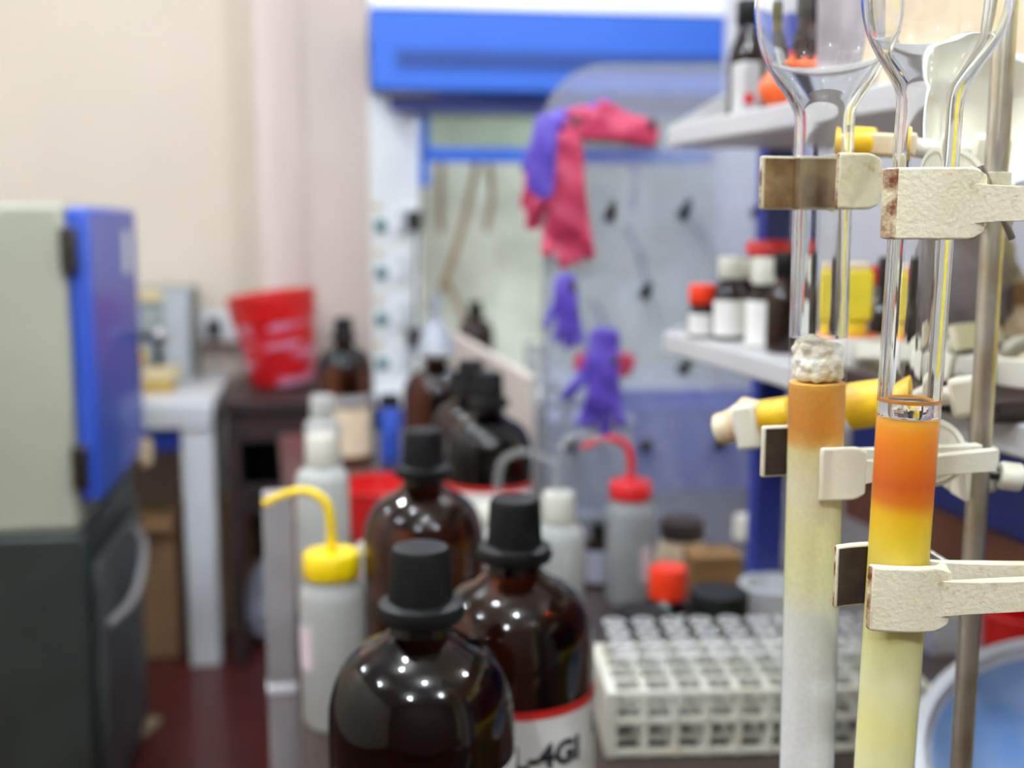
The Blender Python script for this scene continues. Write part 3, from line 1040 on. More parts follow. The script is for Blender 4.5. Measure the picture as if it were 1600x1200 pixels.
# ------------------------------------------------------------------ polythene bottles and wash bottles
def wash_bottle(px, Y, R, body_h, body_m, cap_m, label, spout=None, spout_m=None, cap_h=0.024, cap_r=None, reach=-1, lab=None, pxz=None, tip_h=0.075, liquid=None):
    x = xat(px, Y, BENCH + body_h)
    t = thing('wash_bottle', label, 'bottle', (x, Y, BENCH))
    cr = cap_r or R * 0.62
    lathe('bottle_body', [(0, 0.003), (R * .9, 0.0), (R, 0.008), (R, body_h - R * 0.55), (R * 0.96, body_h - R * 0.28), (R * 0.80, body_h - R * 0.08), (cr * 0.92, body_h), (cr * 0.9, body_h + 0.008), (0, body_h + 0.008)], body_m, t, 40)
    z = body_h + 0.003
    cp = lathe('cap', [(cr, z), (cr + 0.001, z + 0.002), (cr, z + cap_h - 0.003), (cr * 0.93, z + cap_h), (0, z + cap_h)], cap_m, t, 40)
    if spout:
        zt = z + cap_h - 0.001
        pts = spline([(0, 0, zt - 0.004), (0, 0, zt + tip_h * 0.45), (reach * 0.006, 0, zt + tip_h * 0.82), (reach * 0.028, 0, zt + tip_h), (reach * 0.055, -0.002, zt + tip_h * 0.93), (reach * 0.075, -0.004, zt + tip_h * 0.80)], 8)
        tube('spout', pts, 0.0062, spout_m, t, 12, taper=0.0042)
    if lab:
        arc_label('label', R, body_h * lab[0], body_h * lab[1], lab[2], lab[3], lab[4], t)
    return t


wash_bottle(519, 1.275, 0.0375, 0.172, 'poly', 'yellow', 'milky wash bottle with bright yellow cap and bent yellow spout', True, 'yellow', cap_h=0.028, cap_r=0.0325, lab=(0.42, 0.70, -170, -120, 'pinkpaper'), tip_h=0.072)
wash_bottle(985, 1.70, 0.0365, 0.158, 'polygrey', 'redcap', 'grey wash bottle with red cap and hooked red spout', True, 'redcap', cap_h=0.026, cap_r=0.031, tip_h=0.066, lab=(0.25, 0.6, -70, -30, 'pinkpaper'))
wash_bottle(503, 1.64, 0.0385, 0.222, 'poly', 'polycap', 'tall white polythene bottle with a cream cap behind the yellow spout', cap_h=0.045, cap_r=0.0225)
wash_bottle(504, 2.15, 0.034, 0.205, 'poly', 'poly', 'hazy plastic bottle behind the tall white one, before the cream label', cap_h=0.04, cap_r=0.022)
wash_bottle(778, 1.47, 0.040, 0.185, 'poly', 'polycap', 'white wash bottle with a clear bent spout beside two amber caps', True, 'clearplastic', cap_h=0.02, cap_r=0.030, reach=1, tip_h=0.072)
wash_bottle(872, 1.52, 0.036, 0.170, 'poly', 'polycap', 'white bottle with cream cap and clear bent tube in front of the lilac tub', True, 'clearplastic', cap_h=0.040, cap_r=0.022, reach=1, tip_h=0.08)
wash_bottle(580, 1.36, 0.026, 0.165, 'poly', 'poly', 'narrow plastic bottle with a pinkish label behind the yellow cap', cap_h=0.02, cap_r=0.018, lab=(0.2, 0.95, -150, -30, 'pinkpaper'))

# red basin
rb = thing('basin', 'shallow red plastic basin between the bottles', 'basin', (xat(592, 2.05, 1.0), 2.05, BENCH))
lathe('bowl', [(0, 0), (0.05, 0), (0.078, 0.06), (0.082, 0.10), (0.079, 0.10), (0.074, 0.06), (0.048, 0.004), (0, 0.004)], 'red', rb, 40)
lathe('rim', [(0.080, 0.097), (0.088, 0.097), (0.088, 0.102), (0.080, 0.102)], 'redcap', rb, 40, close=True)

# ------------------------------------------------------------------ clear peg board with gloves
PY = 1.92
pbz0, pbz1 = BENCH + 0.03, P(1000, 105, PY).z
pbx0, pbx1 = xat(850, PY, 1.3), xat(1262, PY, 1.3)
pg = thing('peg_board', 'clear milky acrylic peg board with rounded corners and black pegs', 'peg board', ((pbx0 + pbx1) / 2, PY, 0))
bwid = pbx1 - pbx0
rc = 0.10
poly = [(-bwid / 2, pbz0), (bwid / 2, pbz0)]
for k in range(9):
    a = k / 8 * math.pi / 2
    poly.append((bwid / 2 - rc + rc * math.cos(a), pbz1 - rc + rc * math.sin(a)))
for k in range(9):
    a = math.pi / 2 + k / 8 * math.pi / 2
    poly.append((-bwid / 2 + rc + rc * math.cos(a), pbz1 - rc + rc * math.sin(a)))
bm = bm_prism([(x, z) for x, z in poly], -0.004, 0.004)
for v in bm.verts:
    v.co = Vector((v.co.x, v.co.z, v.co.y))
mesh_obj('acrylic_sheet', bm, 'acrylic', pg, smooth=False)
ring = [Vector((x, 0, z)) for x, z in poly[2:]]
ring = [Vector((bwid / 2, 0, pbz0))] + ring + [Vector((-bwid / 2, 0, pbz0))]
mesh_obj('edge_strip', bm_tube(ring, 0.0055, 8), 'clearplastic', pg)
for s in (-1, 1):
    box('foot', (0.03, 0.16, 0.03), (s * bwid * 0.4, 0, BENCH + 0.015), 'clearplastic', pg, 0.004)
peg_px = [(897, 212), (1015, 214), (955, 338), (1070, 335), (1186, 332), (893, 462), (1010, 460), (1126, 456), (957, 578), (1070, 580), (1190, 576), (893, 700), (1010, 702), (1126, 700)]
pegs = []
for (a, b) in peg_px:
    q = P(a, b, PY - 0.02)
    c = Vector((q.x - pg.location.x, 0, q.z))
    bm = bm_tube([c + Vector((0, 0.006, 0)), c + Vector((0, -0.03, 0.006)), c + Vector((0, -0.06, 0.02))], 0.0105, 10, taper=0.006)
    mesh_obj('peg', bm, 'blacksoft', pg)
    pegs.append(q)


def glove(label, m, center, rot, size=1.0, spread=1.0, droop=0.0, thick=0.45, group='rubber gloves on the peg board'):
    """a limp glove: cuff, palm and five fingers in one skin, local x across, z up the fingers"""
    verts, edges, rad = [], [], []

    def add(p, r, prev=None):
        verts.append(Vector(p) * size)
        rad.append(r * size)
        if prev is not None:
            edges.append((prev, len(verts) - 1))
        return len(verts) - 1
    a = add((0, 0, -0.10), 0.036)
    b = add((0, 0.004, -0.03), 0.033, a)
    c = add((0, 0, 0.02), 0.036, b)
    d = add((0, -0.003, 0.05), 0.036, c)
    for i, (x, ln) in enumerate(((-0.028, 0.048), (-0.010, 0.062), (0.010, 0.054), (0.028, 0.040))):
        x += random.uniform(-0.004, 0.004)
        e1 = add((x, 0, 0.070), 0.0135, d)
        e2 = add((x * (0.9 + 0.5 * spread), droop * 0.3, 0.070 + ln * 0.55), 0.0125, e1)
        add((x * (0.75 + 0.9 * spread) + random.uniform(-0.006, 0.006), droop, 0.070 + ln * random.uniform(0.75, 1.05)), 0.0095, e2)
    t1 = add((0.034 + 0.010 * spread, 0, 0.010), 0.014, b)
    t2 = add((0.040 + 0.026 * spread, 0.004, 0.036), 0.013, t1)
    add((0.042 + 0.040 * spread, 0.006, 0.058), 0.010, t2)
    me = bpy.data.meshes.new('glove')
    me.from_pydata(verts, edges, [])
    o = link(bpy.data.objects.new('rubber_glove', me))
    sk = o.modifiers.new('skin', 'SKIN')
    sk.use_smooth_shade = True
    for i, sv_ in enumerate(me.skin_vertices[0].data):
        sv_.radius = (rad[i], rad[i])
        sv_.use_root = (i == 0)
    su = o.modifiers.new('sub', 'SUBSURF')
    su.levels = 2
    su.render_levels = 2
    dg = bpy.context.evaluated_depsgraph_get()
    dg.update()
    nm = bpy.data.meshes.new_from_object(o.evaluated_get(dg))
    o.modifiers.clear()
    for v in nm.vertices:
        wv = 0.004 * math.sin(v.co.z * 90 + v.co.x * 60) * size
        v.co.y = v.co.y * thick + wv
    nm.materials.clear()
    nm.materials.append(M[m])
    for p in nm.polygons:
        p.use_smooth = True
    o.data = nm
    o.location = center
    o.rotation_euler = [math.radians(x) for x in rot]
    return tag(o, label, 'glove', group)


GY = PY - 0.045
glove('pink rubber glove lying sideways across the top pegs', 'pinkglove', P(965, 200, GY), (0, -80, 4), 0.70, 0.10, thick=0.6)
glove('purple glove bunched behind the sideways pink one at the rounded corner', 'purpleglove', P(905, 183, PY - 0.03), (0, 80, 0), 0.52, 0.1)
glove('large pink rubber glove hanging fingers down along the board edge', 'pinkglove', P(884, 300, GY), (0, 176, 0), 0.98, 0.55, thick=0.55)
glove('purple glove folded over the board edge above the hanging pink glove', 'purpleglove', P(850, 238, PY - 0.105), (0, 186, 0), 0.60, 0.1)
glove('small deep pink glove hanging behind the board edge', 'pinkglove', P(836, 300, PY + 0.045), (0, 178, 0), 0.50, 0.0)
glove('purple glove hanging with two spread fingers below the large pink glove', 'purpleglove', P(886, 480, GY), (0, 176, 0), 0.56, 0.7, thick=0.4)
glove('purple glove draped over the peg above the lilac tub', 'purpleglove', P(942, 585, GY), (0, 182, 0), 0.80, 0.9, thick=0.5)
glove('coral red glove peeking out behind the draped purple glove', 'pinkglove', P(940, 568, PY - 0.02), (0, 92, 0), 0.48, 0.1)

bkr = thing('glass_beaker', 'small clear glass beaker on the hood deck beside the board edge', 'beaker', (xat(836, 3.3, 1.0), HV * 1.0 + 0.12, 0.9005))
bkr.location = (xat(838, 3.98, 1.0), 3.98, 0.9005)
lathe('beaker_glass', [(0, 0.001), (0.04, 0.0), (0.042, 0.006), (0.042, 0.14), (0.046, 0.15), (0.044, 0.15), (0.040, 0.138), (0.040, 0.006), (0, 0.005)], 'clearplastic', bkr, 32)
lathe('white_contents', [(0, 0.0062), (0.0385, 0.0062), (0.0385, 0.09), (0, 0.09)], 'paper', bkr, 32)

# lilac-white tub behind the board, blue crate
tb = thing('plastic_tub', 'lilac white plastic tub standing behind the clear peg board', 'tub', (xat(912, 2.24, 1.0), 2.24, BENCH), BRZ)
box('tub_body', (0.165, 0.15, 0.185), (0, 0, 0.0935), 'bucket_lilac', tb, 0.02, seg=4)
box('rim', (0.18, 0.165, 0.012), (0, 0, 0.012), 'white', tb, 0.005)
box('lid', (0.172, 0.157, 0.012), (0, 0, 0.193), 'bucket_lilac', tb, 0.005)
q = P(1080, 780, 2.42)
cr = thing('blue_crate', 'blue plastic crate behind the peg board under the lower shelf', 'crate', (q.x, 2.42, BENCH), 0.05)
ch = P(1080, 632, 2.42).z - BENCH
box('front_wall', (0.36, 0.012, ch), (0, 0, ch / 2), 'blue_mid', cr, 0.003)
box('back_wall', (0.36, 0.012, ch), (0, 0.22, ch / 2), 'blue_mid', cr, 0.003)
for s in (-1, 1):
    box('side_wall', (0.012, 0.22, ch), (s * 0.174, 0.11, ch / 2), 'blue_mid', cr, 0.003)
box('bottom', (0.34, 0.2, 0.01), (0, 0.11, 0.006), 'blue_mid', cr)
q = P(868, 650, 2.3)
sk_ = thing('white_tubing', 'white plastic tubing looped beside the lilac tub', 'tubing', (0, 0, 0))
mesh_obj('tube_loop', bm_tube(spline([P(862, 740, 2.12), P(848, 660, 2.12), P(862, 600, 2.12), P(884, 640, 2.12), P(890, 735, 2.12)], 8), 0.008, 10), 'poly', sk_)
mesh_obj('tube_tail', bm_tube(spline([P(862, 740, 2.12), P(868, 790, 2.12), Vector((P(872, 790, 2.12).x, 2.13, BENCH + 0.009))], 8), 0.008, 10), 'poly', sk_)

# ------------------------------------------------------------------ reagent shelf rack
SD = Vector((-0.25, 1.0, 0)).normalized()
SN = Vector((SD.y, -SD.x, 0))
SRZ = math.atan2(-SD.x, SD.y)
A0 = Vector((xat(1036, 1.5, 1.32), 1.5, 0))     # near, far-end corner of the shelves
SLEN, SDEP = 1.15, 0.28
ZL, ZU = P(1036, 534, 1.5).z, P(1036, 214, 1.5).z
rack = thing('shelf_rack', 'two tier white reagent shelf on deep blue posts above the bench', 'shelf', (A0.x, A0.y, 0), SRZ)
TH = 0.026
for z in (ZL, ZU):
    sh_ = box('shelf_board', (SDEP, SLEN, TH), (SDEP / 2, -SLEN / 2, z), 'whiteboard', rack, 0.003)
    # sloping end plate, bolted to the post
    ang = 0.085 if z == ZU else 0.06
    bm = bmesh.new()
    pl = [(0.004, TH / 2), (0.15, TH / 2 + ang), (SDEP - 0.004, TH / 2 + ang), (SDEP - 0.004, TH / 2)]
    f0 = [bm.verts.new((x, -0.004, zz_)) for x, zz_ in pl]
    f1 = [bm.verts.new((x, -0.0005, zz_)) for x, zz_ in pl]
    bm.faces.new(f0); bm.faces.new(f1[::-1])
    for i in range(4):
        bm.faces.new((f0[i], f0[(i + 1) % 4], f1[(i + 1) % 4], f1[i]))
    mesh_obj('end_plate', bm, 'whiteboard', sh_, smooth=False, loc=(0, 0, z))
for y in (0.022, -SLEN + 0.022):
    box('post', (0.042, 0.03, ZU + 0.16 - BENCH), (0.165, y, BENCH + (ZU + 0.16 - BENCH) / 2), 'blue_dark', rack, 0.003)
bp_h = 0.17
box('back_panel', (0.012, SLEN - 0.05, bp_h), (SDEP - 0.01, -SLEN / 2, ZL - TH / 2 - bp_h / 2), 'blue_dark', rack, 0.002)
box('lower_rail', (0.02, SLEN - 0.04, 0.06), (SDEP - 0.01, -SLEN / 2, ZL - TH / 2 - bp_h - 0.031), 'brownwood', rack, 0.003)


def on_shelf(px, Y, z):
    return Vector((xat(px, Y, z), Y, z))


ZLT, ZUT = ZL + TH / 2 + 0.0005, ZU + TH / 2 + 0.0005


def small_bottle(px, Y, z, R, h, glass, cap, label, lab=None, cap_h=0.025, cap_r=None, group=None, name='reagent_bottle'):
    t = thing(name, label, 'bottle', on_shelf(px, Y, z), 0, group)
    cr_ = cap_r or R * 0.55
    hb = h - cap_h
    lathe('bottle_glass', [(0, 0.002), (R * .9, 0), (R, 0.005), (R, hb * 0.66), (R * 0.93, hb * 0.76), (R * 0.7, hb * 0.87), (cr_ * 0.9, hb * 0.93), (cr_ * 0.88, hb + 0.004), (0, hb + 0.004)], glass, t, 36)
    lathe('cap', [(cr_ * 0.95, hb), (cr_, hb + 0.001), (cr_, h - 0.003), (cr_ * 0.93, h), (0, h)], cap, t, 36)
    if lab:
        arc_label('label', R, hb * lab[0], hb * lab[1], lab[2], lab[3], lab[4], t)
    return t


small_bottle(1096, 1.425, ZLT, 0.0185, 0.066, 'amberdark', 'orangecap', 'little dark bottle with orange red cap at the end of the lower shelf', (0.1, 0.72, -160, -20, 'paper'), 0.024, 0.0165)
small_bottle(1138, 1.40, ZLT, 0.021, 0.100, 'amberdark', 'polycap', 'brown bottle with pale cap and white label next to the orange capped one', (0.08, 0.66, -160, -20, 'paper'), 0.026, 0.014)
small_bottle(1164, 1.46, ZLT, 0.021, 0.096, 'amberdark', 'polycap', 'brown bottle set back between two white labelled bottles on the lower shelf', (0.08, 0.66, -160, -20, 'greyplastic'), 0.024, 0.013)
small_bottle(1196, 1.33, ZLT, 0.025, 0.102, 'amberdark', 'polycap', 'brown bottle with broad white cap and large white label on the lower shelf', (0.02, 0.74, -170, -60, 'paper'), 0.030, 0.0185)
small_bottle(1228, 1.27, ZLT, 0.023, 0.110, 'amberdark', 'black', 'very dark bottle with black cap behind the rear glass column', None, 0.026, 0.016)
small_bottle(1200, 1.49, ZLT, 0.030, 0.118, 'amberdark', 'redcap', 'wide dark jar with a flat red lid behind the white capped bottle', None, 0.018, 0.031)
small_bottle(1368, 1.19, ZLT, 0.036, 0.098, 'greyplastic', 'redcap', 'grey jar with a flat red lid behind the yellow foam', None, 0.018, 0.037)
small_bottle(1395, 1.10, ZLT, 0.024, 0.110, 'amberdark', 'black', 'dark bottle behind the near column, beside the red lidded grey jar', None, 0.03, 0.018)

# upper shelf
bxw = thing('white_box', 'small upright white box with a red spot on the upper shelf end', 'box', on_shelf(1164, 1.375, ZUT), SRZ)
box('box_body', (0.024, 0.03, P(1164, 98, 1.375).z - ZUT), (0, 0, (P(1164, 98, 1.375).z - ZUT) / 2), 'whiteboard', bxw, 0.003)
box('red_spot', (0.011, 0.001, 0.012), (-0.003, -0.0157, 0.02), 'redink', bxw)
small_bottle(1166, 1.475, ZUT, 0.024, 0.150, 'amberdark', 'black', 'dark brown bottle behind the upright white box on the upper shelf', None, 0.03, 0.016)
small_bottle(1258, 1.33, ZUT, 0.032, 0.145, 'amberdark', 'black', 'black capped bottle behind the orange bulbs, seen through the rear glass bulb', None, 0.04, 0.024)
small_bottle(1307, 1.27, ZUT, 0.024, 0.118, 'amberdark', 'black', 'smaller black capped bottle beside the orange bulbs on the upper shelf', None, 0.035, 0.018)


def bulb(px, Y, label, r=0.018):
    t = thing('pipette_bulb', label, 'rubber bulb', on_shelf(px, Y, ZUT), 0, 'orange pipette bulbs')
    pr = [(0, 0)]
    for k in range(1, 12):
        a = -math.pi / 2 + k / 12 * math.pi * 0.93
        pr.append((r * math.cos(a), r + r * 1.05 * math.sin(a)))
    pr += [(r * 0.3, r * 2.2), (r * 0.28, r * 2.7), (0, r * 2.7)]
    lathe('rubber_bulb', pr, 'orange', t, 28)
    lathe('neck_band', [(r * 0.30, r * 2.55), (r * 0.42, r * 2.57), (r * 0.42, r * 2.72), (r * 0.25, r * 2.74)], 'redcap', t, 24, close=True)
    return t


bulb(1212, 1.255, 'orange rubber pipette bulb at the front edge of the upper shelf', 0.0185)
bulb(1243, 1.235, 'orange rubber pipette bulb seen through the lower half of the rear glass bulb', 0.0155)
bulb(1270, 1.225, 'orange rubber pipette bulb in front of the black capped bottle', 0.0165)
mv = thing('marker_pen', 'magenta marker standing on the upper shelf behind the glass bulbs', 'marker', on_shelf(1331, 1.2, ZUT))
lathe('barrel', [(0, 0), (0.007, 0), (0.0075, 0.004), (0.0075, 0.04), (0, 0.04)], 'magenta', mv, 20)
lathe('cap', [(0.008, 0.04), (0.008, 0.065), (0.006, 0.07), (0, 0.07)], 'paper', mv, 20)
for k, (px, Y, sx, sy, sz, m, lab) in enumerate(((1400, 1.16, 0.12, 0.12, 0.16, 'greyplastic', 'mauve grey carton on the upper shelf behind the near glass bulb'), (1520, 1.03, 0.11, 0.13, 0.15, 'olive', 'cream carton with small red squares on the upper shelf near the rod'))):
    t = thing('carton', lab, 'carton', on_shelf(px, Y, ZUT), SRZ)
    box('carton_body', (sx, sy, sz), (0, 0, sz / 2), 'mauvebag' if k == 0 else 'creampaper', t, 0.003)
    if k == 0:
        box('tan_label', (0.035, 0.001, 0.03), (0.02, -sy / 2 - 0.0008, 0.09), 'carton_dark', t)
    else:
        for dx, dz in ((-0.03, 0.075), (0.035, 0.085), (-0.01, 0.12)):
            box('red_square', (0.012, 0.001, 0.014), (dx, -sy / 2 - 0.0008, dz), 'redink', t)
# white bowl hanging under the upper shelf at the right
wbw = thing('enamel_bowl', 'cream enamel bowl hanging on edge under the upper shelf by the rod', 'bowl', P(1545, 185, 0.79))
wbw.rotation_euler = (math.radians(68), 0, math.radians(-14))
lathe('bowl', [(0, -0.030), (0.024, -0.029), (0.041, -0.015), (0.047, 0.0), (0.0455, 0.0), (0.039, -0.014), (0.023, -0.027), (0, -0.028)], 'enamel_plain', wbw, 40)
lathe('rolled_rim', [(0.0455, -0.002), (0.050, -0.002), (0.050, 0.002), (0.0455, 0.002)], 'white', wbw, 40, close=True)

hk = wbw.matrix_basis.copy()
rim_top = Vector((0, 0.048, 0))
wm = Matrix.Translation(wbw.location) @ wbw.rotation_euler.to_matrix().to_4x4()
edge = wm.inverted() @ Vector((wbw.location.x + 0.01, wbw.location.y + 0.05, ZUT + 0.002))
edge_in = wm.inverted() @ Vector((wbw.location.x + 0.02, wbw.location.y + 0.10, ZUT + 0.002))
tube('hanging_hook', spline([rim_top + Vector((0, -0.004, -0.004)), rim_top + Vector((0, 0.004, -0.006)), (rim_top + edge) / 2, edge, edge_in], 6), 0.0012, 'steel', wbw, 8)

# yellow foam in a white roll on the lower shelf
yr = on_shelf(1318, 1.06, ZLT)
rl = thing('tape_roll', 'white tape roll with an orange core standing on the lower shelf', 'tape roll', yr)
lathe('roll', [(0.020, 0), (0.034, 0), (0.0345, 0.002), (0.0345, 0.038), (0.034, 0.040), (0.020, 0.040)], 'paper', rl, 48, close=True)
lathe('core', [(0.018, 0.002), (0.0202, 0.002), (0.0202, 0.0405), (0.018, 0.0405)], 'orange', rl, 40, close=True)
lathe('core_face', [(0.0205, 0.0402), (0.031, 0.0402), (0.031, 0.0410), (0.0205, 0.0410)], 'orange', rl, 40, close=True)
yf = thing('yellow_foam_plug', 'yellow flared foam plug rising out of the tape roll', 'foam plug', yr + Vector((0.0, 0, 0.001)))
lathe('stem', [(0, 0), (0.0165, 0), (0.0165, 0.052), (0, 0.052)], 'yellowfoam', yf, 24)
box('flared_head', (0.04, 0.03, 0.046), (0, 0, 0.076), 'yellowfoam', yf, 0.003)
hd = yf.children[1].data
for v in hd.vertices:
    f = 1.15 if v.co.z < 0.076 else 0.78
    v.co.x *= f
    v.co.y *= f
box('paper_edge', (0.034, 0.026, 0.006), (0, 0, 0.1022), 'creampaper', yf, 0.001)

# dark tray of clamps on the lower shelf
q = on_shelf(1520, 0.95, ZLT)
dt = thing('wooden_tray', 'dark wooden tray on the lower shelf holding spare clamps', 'tray', q, SRZ)
box('tray_bottom', (0.15, 0.24, 0.008), (0, 0, 0.004), 'darkwood', dt, 0.002)
for sx_ in (-1, 1):
    box('tray_side', (0.008, 0.24, 0.016), (sx_ * 0.071, 0, 0.008), 'darkwood', dt, 0.002)
for sy_ in (-1, 1):
    box('tray_end', (0.134, 0.008, 0.016), (0, sy_ * 0.116, 0.008), 'darkwood', dt, 0.002)
# grey polythene and a brown bottle behind on the shelf
bm = bmesh.new()
bmesh.ops.create_icosphere(bm, subdivisions=4, radius=1.0)
for v in bm.verts:
    n = 0.10 * math.sin(8 * v.co.x + 5 * v.co.z) * math.cos(9 * v.co.y) + 0.06 * math.sin(19 * v.co.z + 11 * v.co.x)
    v.co *= 1 + n
    v.co = Vector((v.co.x * 0.062, v.co.y * 0.03, (v.co.z + 1.05) * 0.072))
pbg = mesh_obj('polythene_bag', bm, 'mauvebag', None, loc=on_shelf(1490, 1.13, ZLT))
tag(pbg, 'crumpled grey polythene bag behind the tray of clamps', 'bag')
small_bottle(1499, 1.245, ZLT, 0.018, 0.17, 'amberlight', 'carton_dark', 'tall brown bottle rising behind the polythene bag', None, 0.03, 0.014)
small_bottle(1612, 1.10, ZLT, 0.028, 0.085, 'stained', 'carton_dark', 'tan jar at the frame edge behind the rod', None, 0.02, 0.022)

yc = thing('steel_cupboard', 'tall bright yellow steel cupboard beside the bench, glimpsed only in the glass', 'cupboard', (1.62, 0.75, 0), RZ)
box('body', (0.5, 1.3, 2.1), (0.25, 0, 1.05), 'yellowfoam', yc, 0.01)
for k in (-1, 1):
    d_ = box('door', (0.02, 0.62, 1.95), (-0.011, k * 0.32, 1.07), 'yellowfoam', yc, 0.006)
    box('door_handle', (0.03, 0.02, 0.14), (-0.035, k * 0.06, 1.1), 'steel', d_, 0.004)

# ------------------------------------------------------------------ test tube rack
RK = Pz(934, 1196, BENCH)
rkz = 0.072
NX, NY, PT = 10, 4, 0.034
rkr = math.radians(3)
rt = thing('test_tube_rack', 'white wire test tube rack full of glass tubes', 'test tube rack', (RK.x + 0.012, RK.y + 0.012, BENCH), rkr)
RW, RDp = NX * PT + 0.012, NY * PT + 0.012
for nm_, z, th_ in (('top_grid', rkz, 0.007), ('middle_grid', rkz * 0.58, 0.005), ('bottom_grid', 0.006, 0.006)):
    bm = bmesh.new()
    for i in range(NX + 1):
        bm_box(0.008, RDp, th_, (0.006 + i * PT, RDp / 2, z), bm=bm)
    for j in range(NY + 1):
        bm_box(RW, 0.008, th_ * 0.96, (RW / 2, 0.006 + j * PT, z), bm=bm)
    mesh_obj(nm_, bm, 'enamel_plain', rt, smooth=False)
for i in range(0, NX + 1):
    box('upright', (0.006, 0.006, rkz - 0.006), (0.006 + i * PT, 0.003, rkz / 2 + 0.002), 'enamel_plain', rt)
for x in (0.0, RW):
    box('end_panel', (0.004, RDp, rkz + 0.002), (x, RDp / 2, rkz / 2 + 0.003), 'enamel_plain', rt, 0.001)
TR, THt = 0.0118, 0.102
pr = [(0, 0.0)]
for k in range(1, 7):
    a = -math.pi / 2 + k / 6 * math.pi / 2
    pr.append((TR * math.cos(a), TR + TR * math.sin(a)))
pr += [(TR, THt - 0.004), (TR + 0.0016, THt - 0.002), (TR + 0.0012, THt), (TR - 0.0004, THt + 0.0006)]
proto = None
ct, st_ = math.cos(rkr), math.sin(rkr)
for j in range(NY):
    for i in range(NX):
        lx, ly = 0.006 + PT * (i + 0.5), 0.006 + PT * (j + 0.5)
        loc = Vector((rt.location.x + lx * ct - ly * st_, rt.location.y + lx * st_ + ly * ct, BENCH + 0.0095))
        if proto is None:
            proto = lathe('test_tube', pr, 'tubeglass', None, 20)
            proto.data.materials.append(M['lipglint'])
            for p_ in proto.data.polygons:
                if p_.center.z > THt - 0.0035:
                    p_.material_index = 1
            tag(proto, 'empty glass test tube standing in the white rack', 'test tube', 'test tubes in the white rack')
            proto.location = loc
        else:
            c = link(proto.copy())
            c.location = loc

# ------------------------------------------------------------------ jars and boxes behind the rack
def jar(px, Y, R, h, label, glass='amberlight', lid_r=None, lid_h=0.026, cap='black', lab=None):
    t = thing('glass_jar', label, 'jar', (xat(px, Y, BENCH + h), Y, BENCH))
    lr = lid_r or R * 0.75
    hb = h - lid_h
    lathe('jar_glass', [(0, 0.002), (R * .9, 0), (R, 0.008), (R, hb * 0.5), (R * 0.97, hb * 0.66), (R * 0.86, hb * 0.84), (lr * 0.93, hb * 0.97), (lr * 0.9, hb + 0.006), (0, hb + 0.006)], glass, t, 44)
    lathe('screw_lid', [(lr * 0.95, hb), (lr, hb + 0.001), (lr, h - 0.004), (lr * 0.95, h), (0, h)], cap, t, 48)
    if lab:
        arc_label('label', R, hb * lab[0], hb * lab[1], lab[2], lab[3], lab[4], t)
    return t


jar(1002, 1.425, 0.034, 0.082, 'small amber jar with a wide black lid behind the test tubes', 'amber', 0.033)
jar(1124, 1.45, 0.050, 0.099, 'large amber jar with a wide black lid behind the test tubes', 'amberlight', 0.0385, lab=(0.02, 0.2, -60, -20, 'redink'))
jar(1044, 1.545, 0.038, 0.101, 'dark bottle with a bright orange red screw cap', 'amberdark', 0.0265, 0.042, 'orangecap', lab=(0.12, 0.75, -75, 0, 'paper'))
jar(1066, 1.79, 0.042, 0.104, 'cream jar with a brown lid behind the cardboard box', 'creampaper', 0.036, 0.03, 'darkwood')
jar(935, 1.78, 0.022, 0.10, 'small dark bottle with a pale blue label beside the red capped wash bottle', 'amberdark', 0.012, 0.02, 'black', lab=(0.1, 0.75, -160, -20, 'bucket_lilac'))
cbx = thing('cardboard_box', 'small brown cardboard box behind the orange red cap', 'carton', (xat(1112, 1.70, 0.95), 1.70, BENCH), 0.1)
box('carton_body', (0.075, 0.06, 0.066), (0, 0, 0.033), 'carton_dark', cbx, 0.002)
box('lid_flap', (0.077, 0.062, 0.012), (0, 0, 0.0725), 'carton_dark', cbx, 0.002)
vl = thing('glass_vial', 'clear vial with a white stopper beside the cardboard box', 'vial', (xat(1166, 1.73, 1.0), 1.73, BENCH))
lathe('vial_body', [(0, 0.001), (0.017, 0), (0.019, 0.004), (0.019, 0.06), (0.012, 0.078), (0.012, 0.086), (0.011, 0.086), (0.011, 0.078), (0.018, 0.06), (0.018, 0.003), (0, 0.003)], 'clearplastic', vl, 28)
lathe('stopper', [(0, 0.086), (0.013, 0.086), (0.021, 0.09), (0.020, 0.122), (0.017, 0.126), (0, 0.126)], 'polycap', vl, 28)
mg = thing('white_bowl', 'white ceramic bowl between the large amber jar and the rear column', 'bowl', (xat(1212, 1.50, 0.98), 1.50, BENCH))
lathe('bowl', [(0, 0), (0.026, 0), (0.028, 0.004), (0.042, 0.05), (0.046, 0.09), (0.043, 0.09), (0.038, 0.05), (0.024, 0.008), (0, 0.008)], 'white', mg, 44)
lathe('rolled_rim', [(0.0425, 0.088), (0.0485, 0.088), (0.0485, 0.093), (0.0425, 0.093)], 'white', mg, 44, close=True)
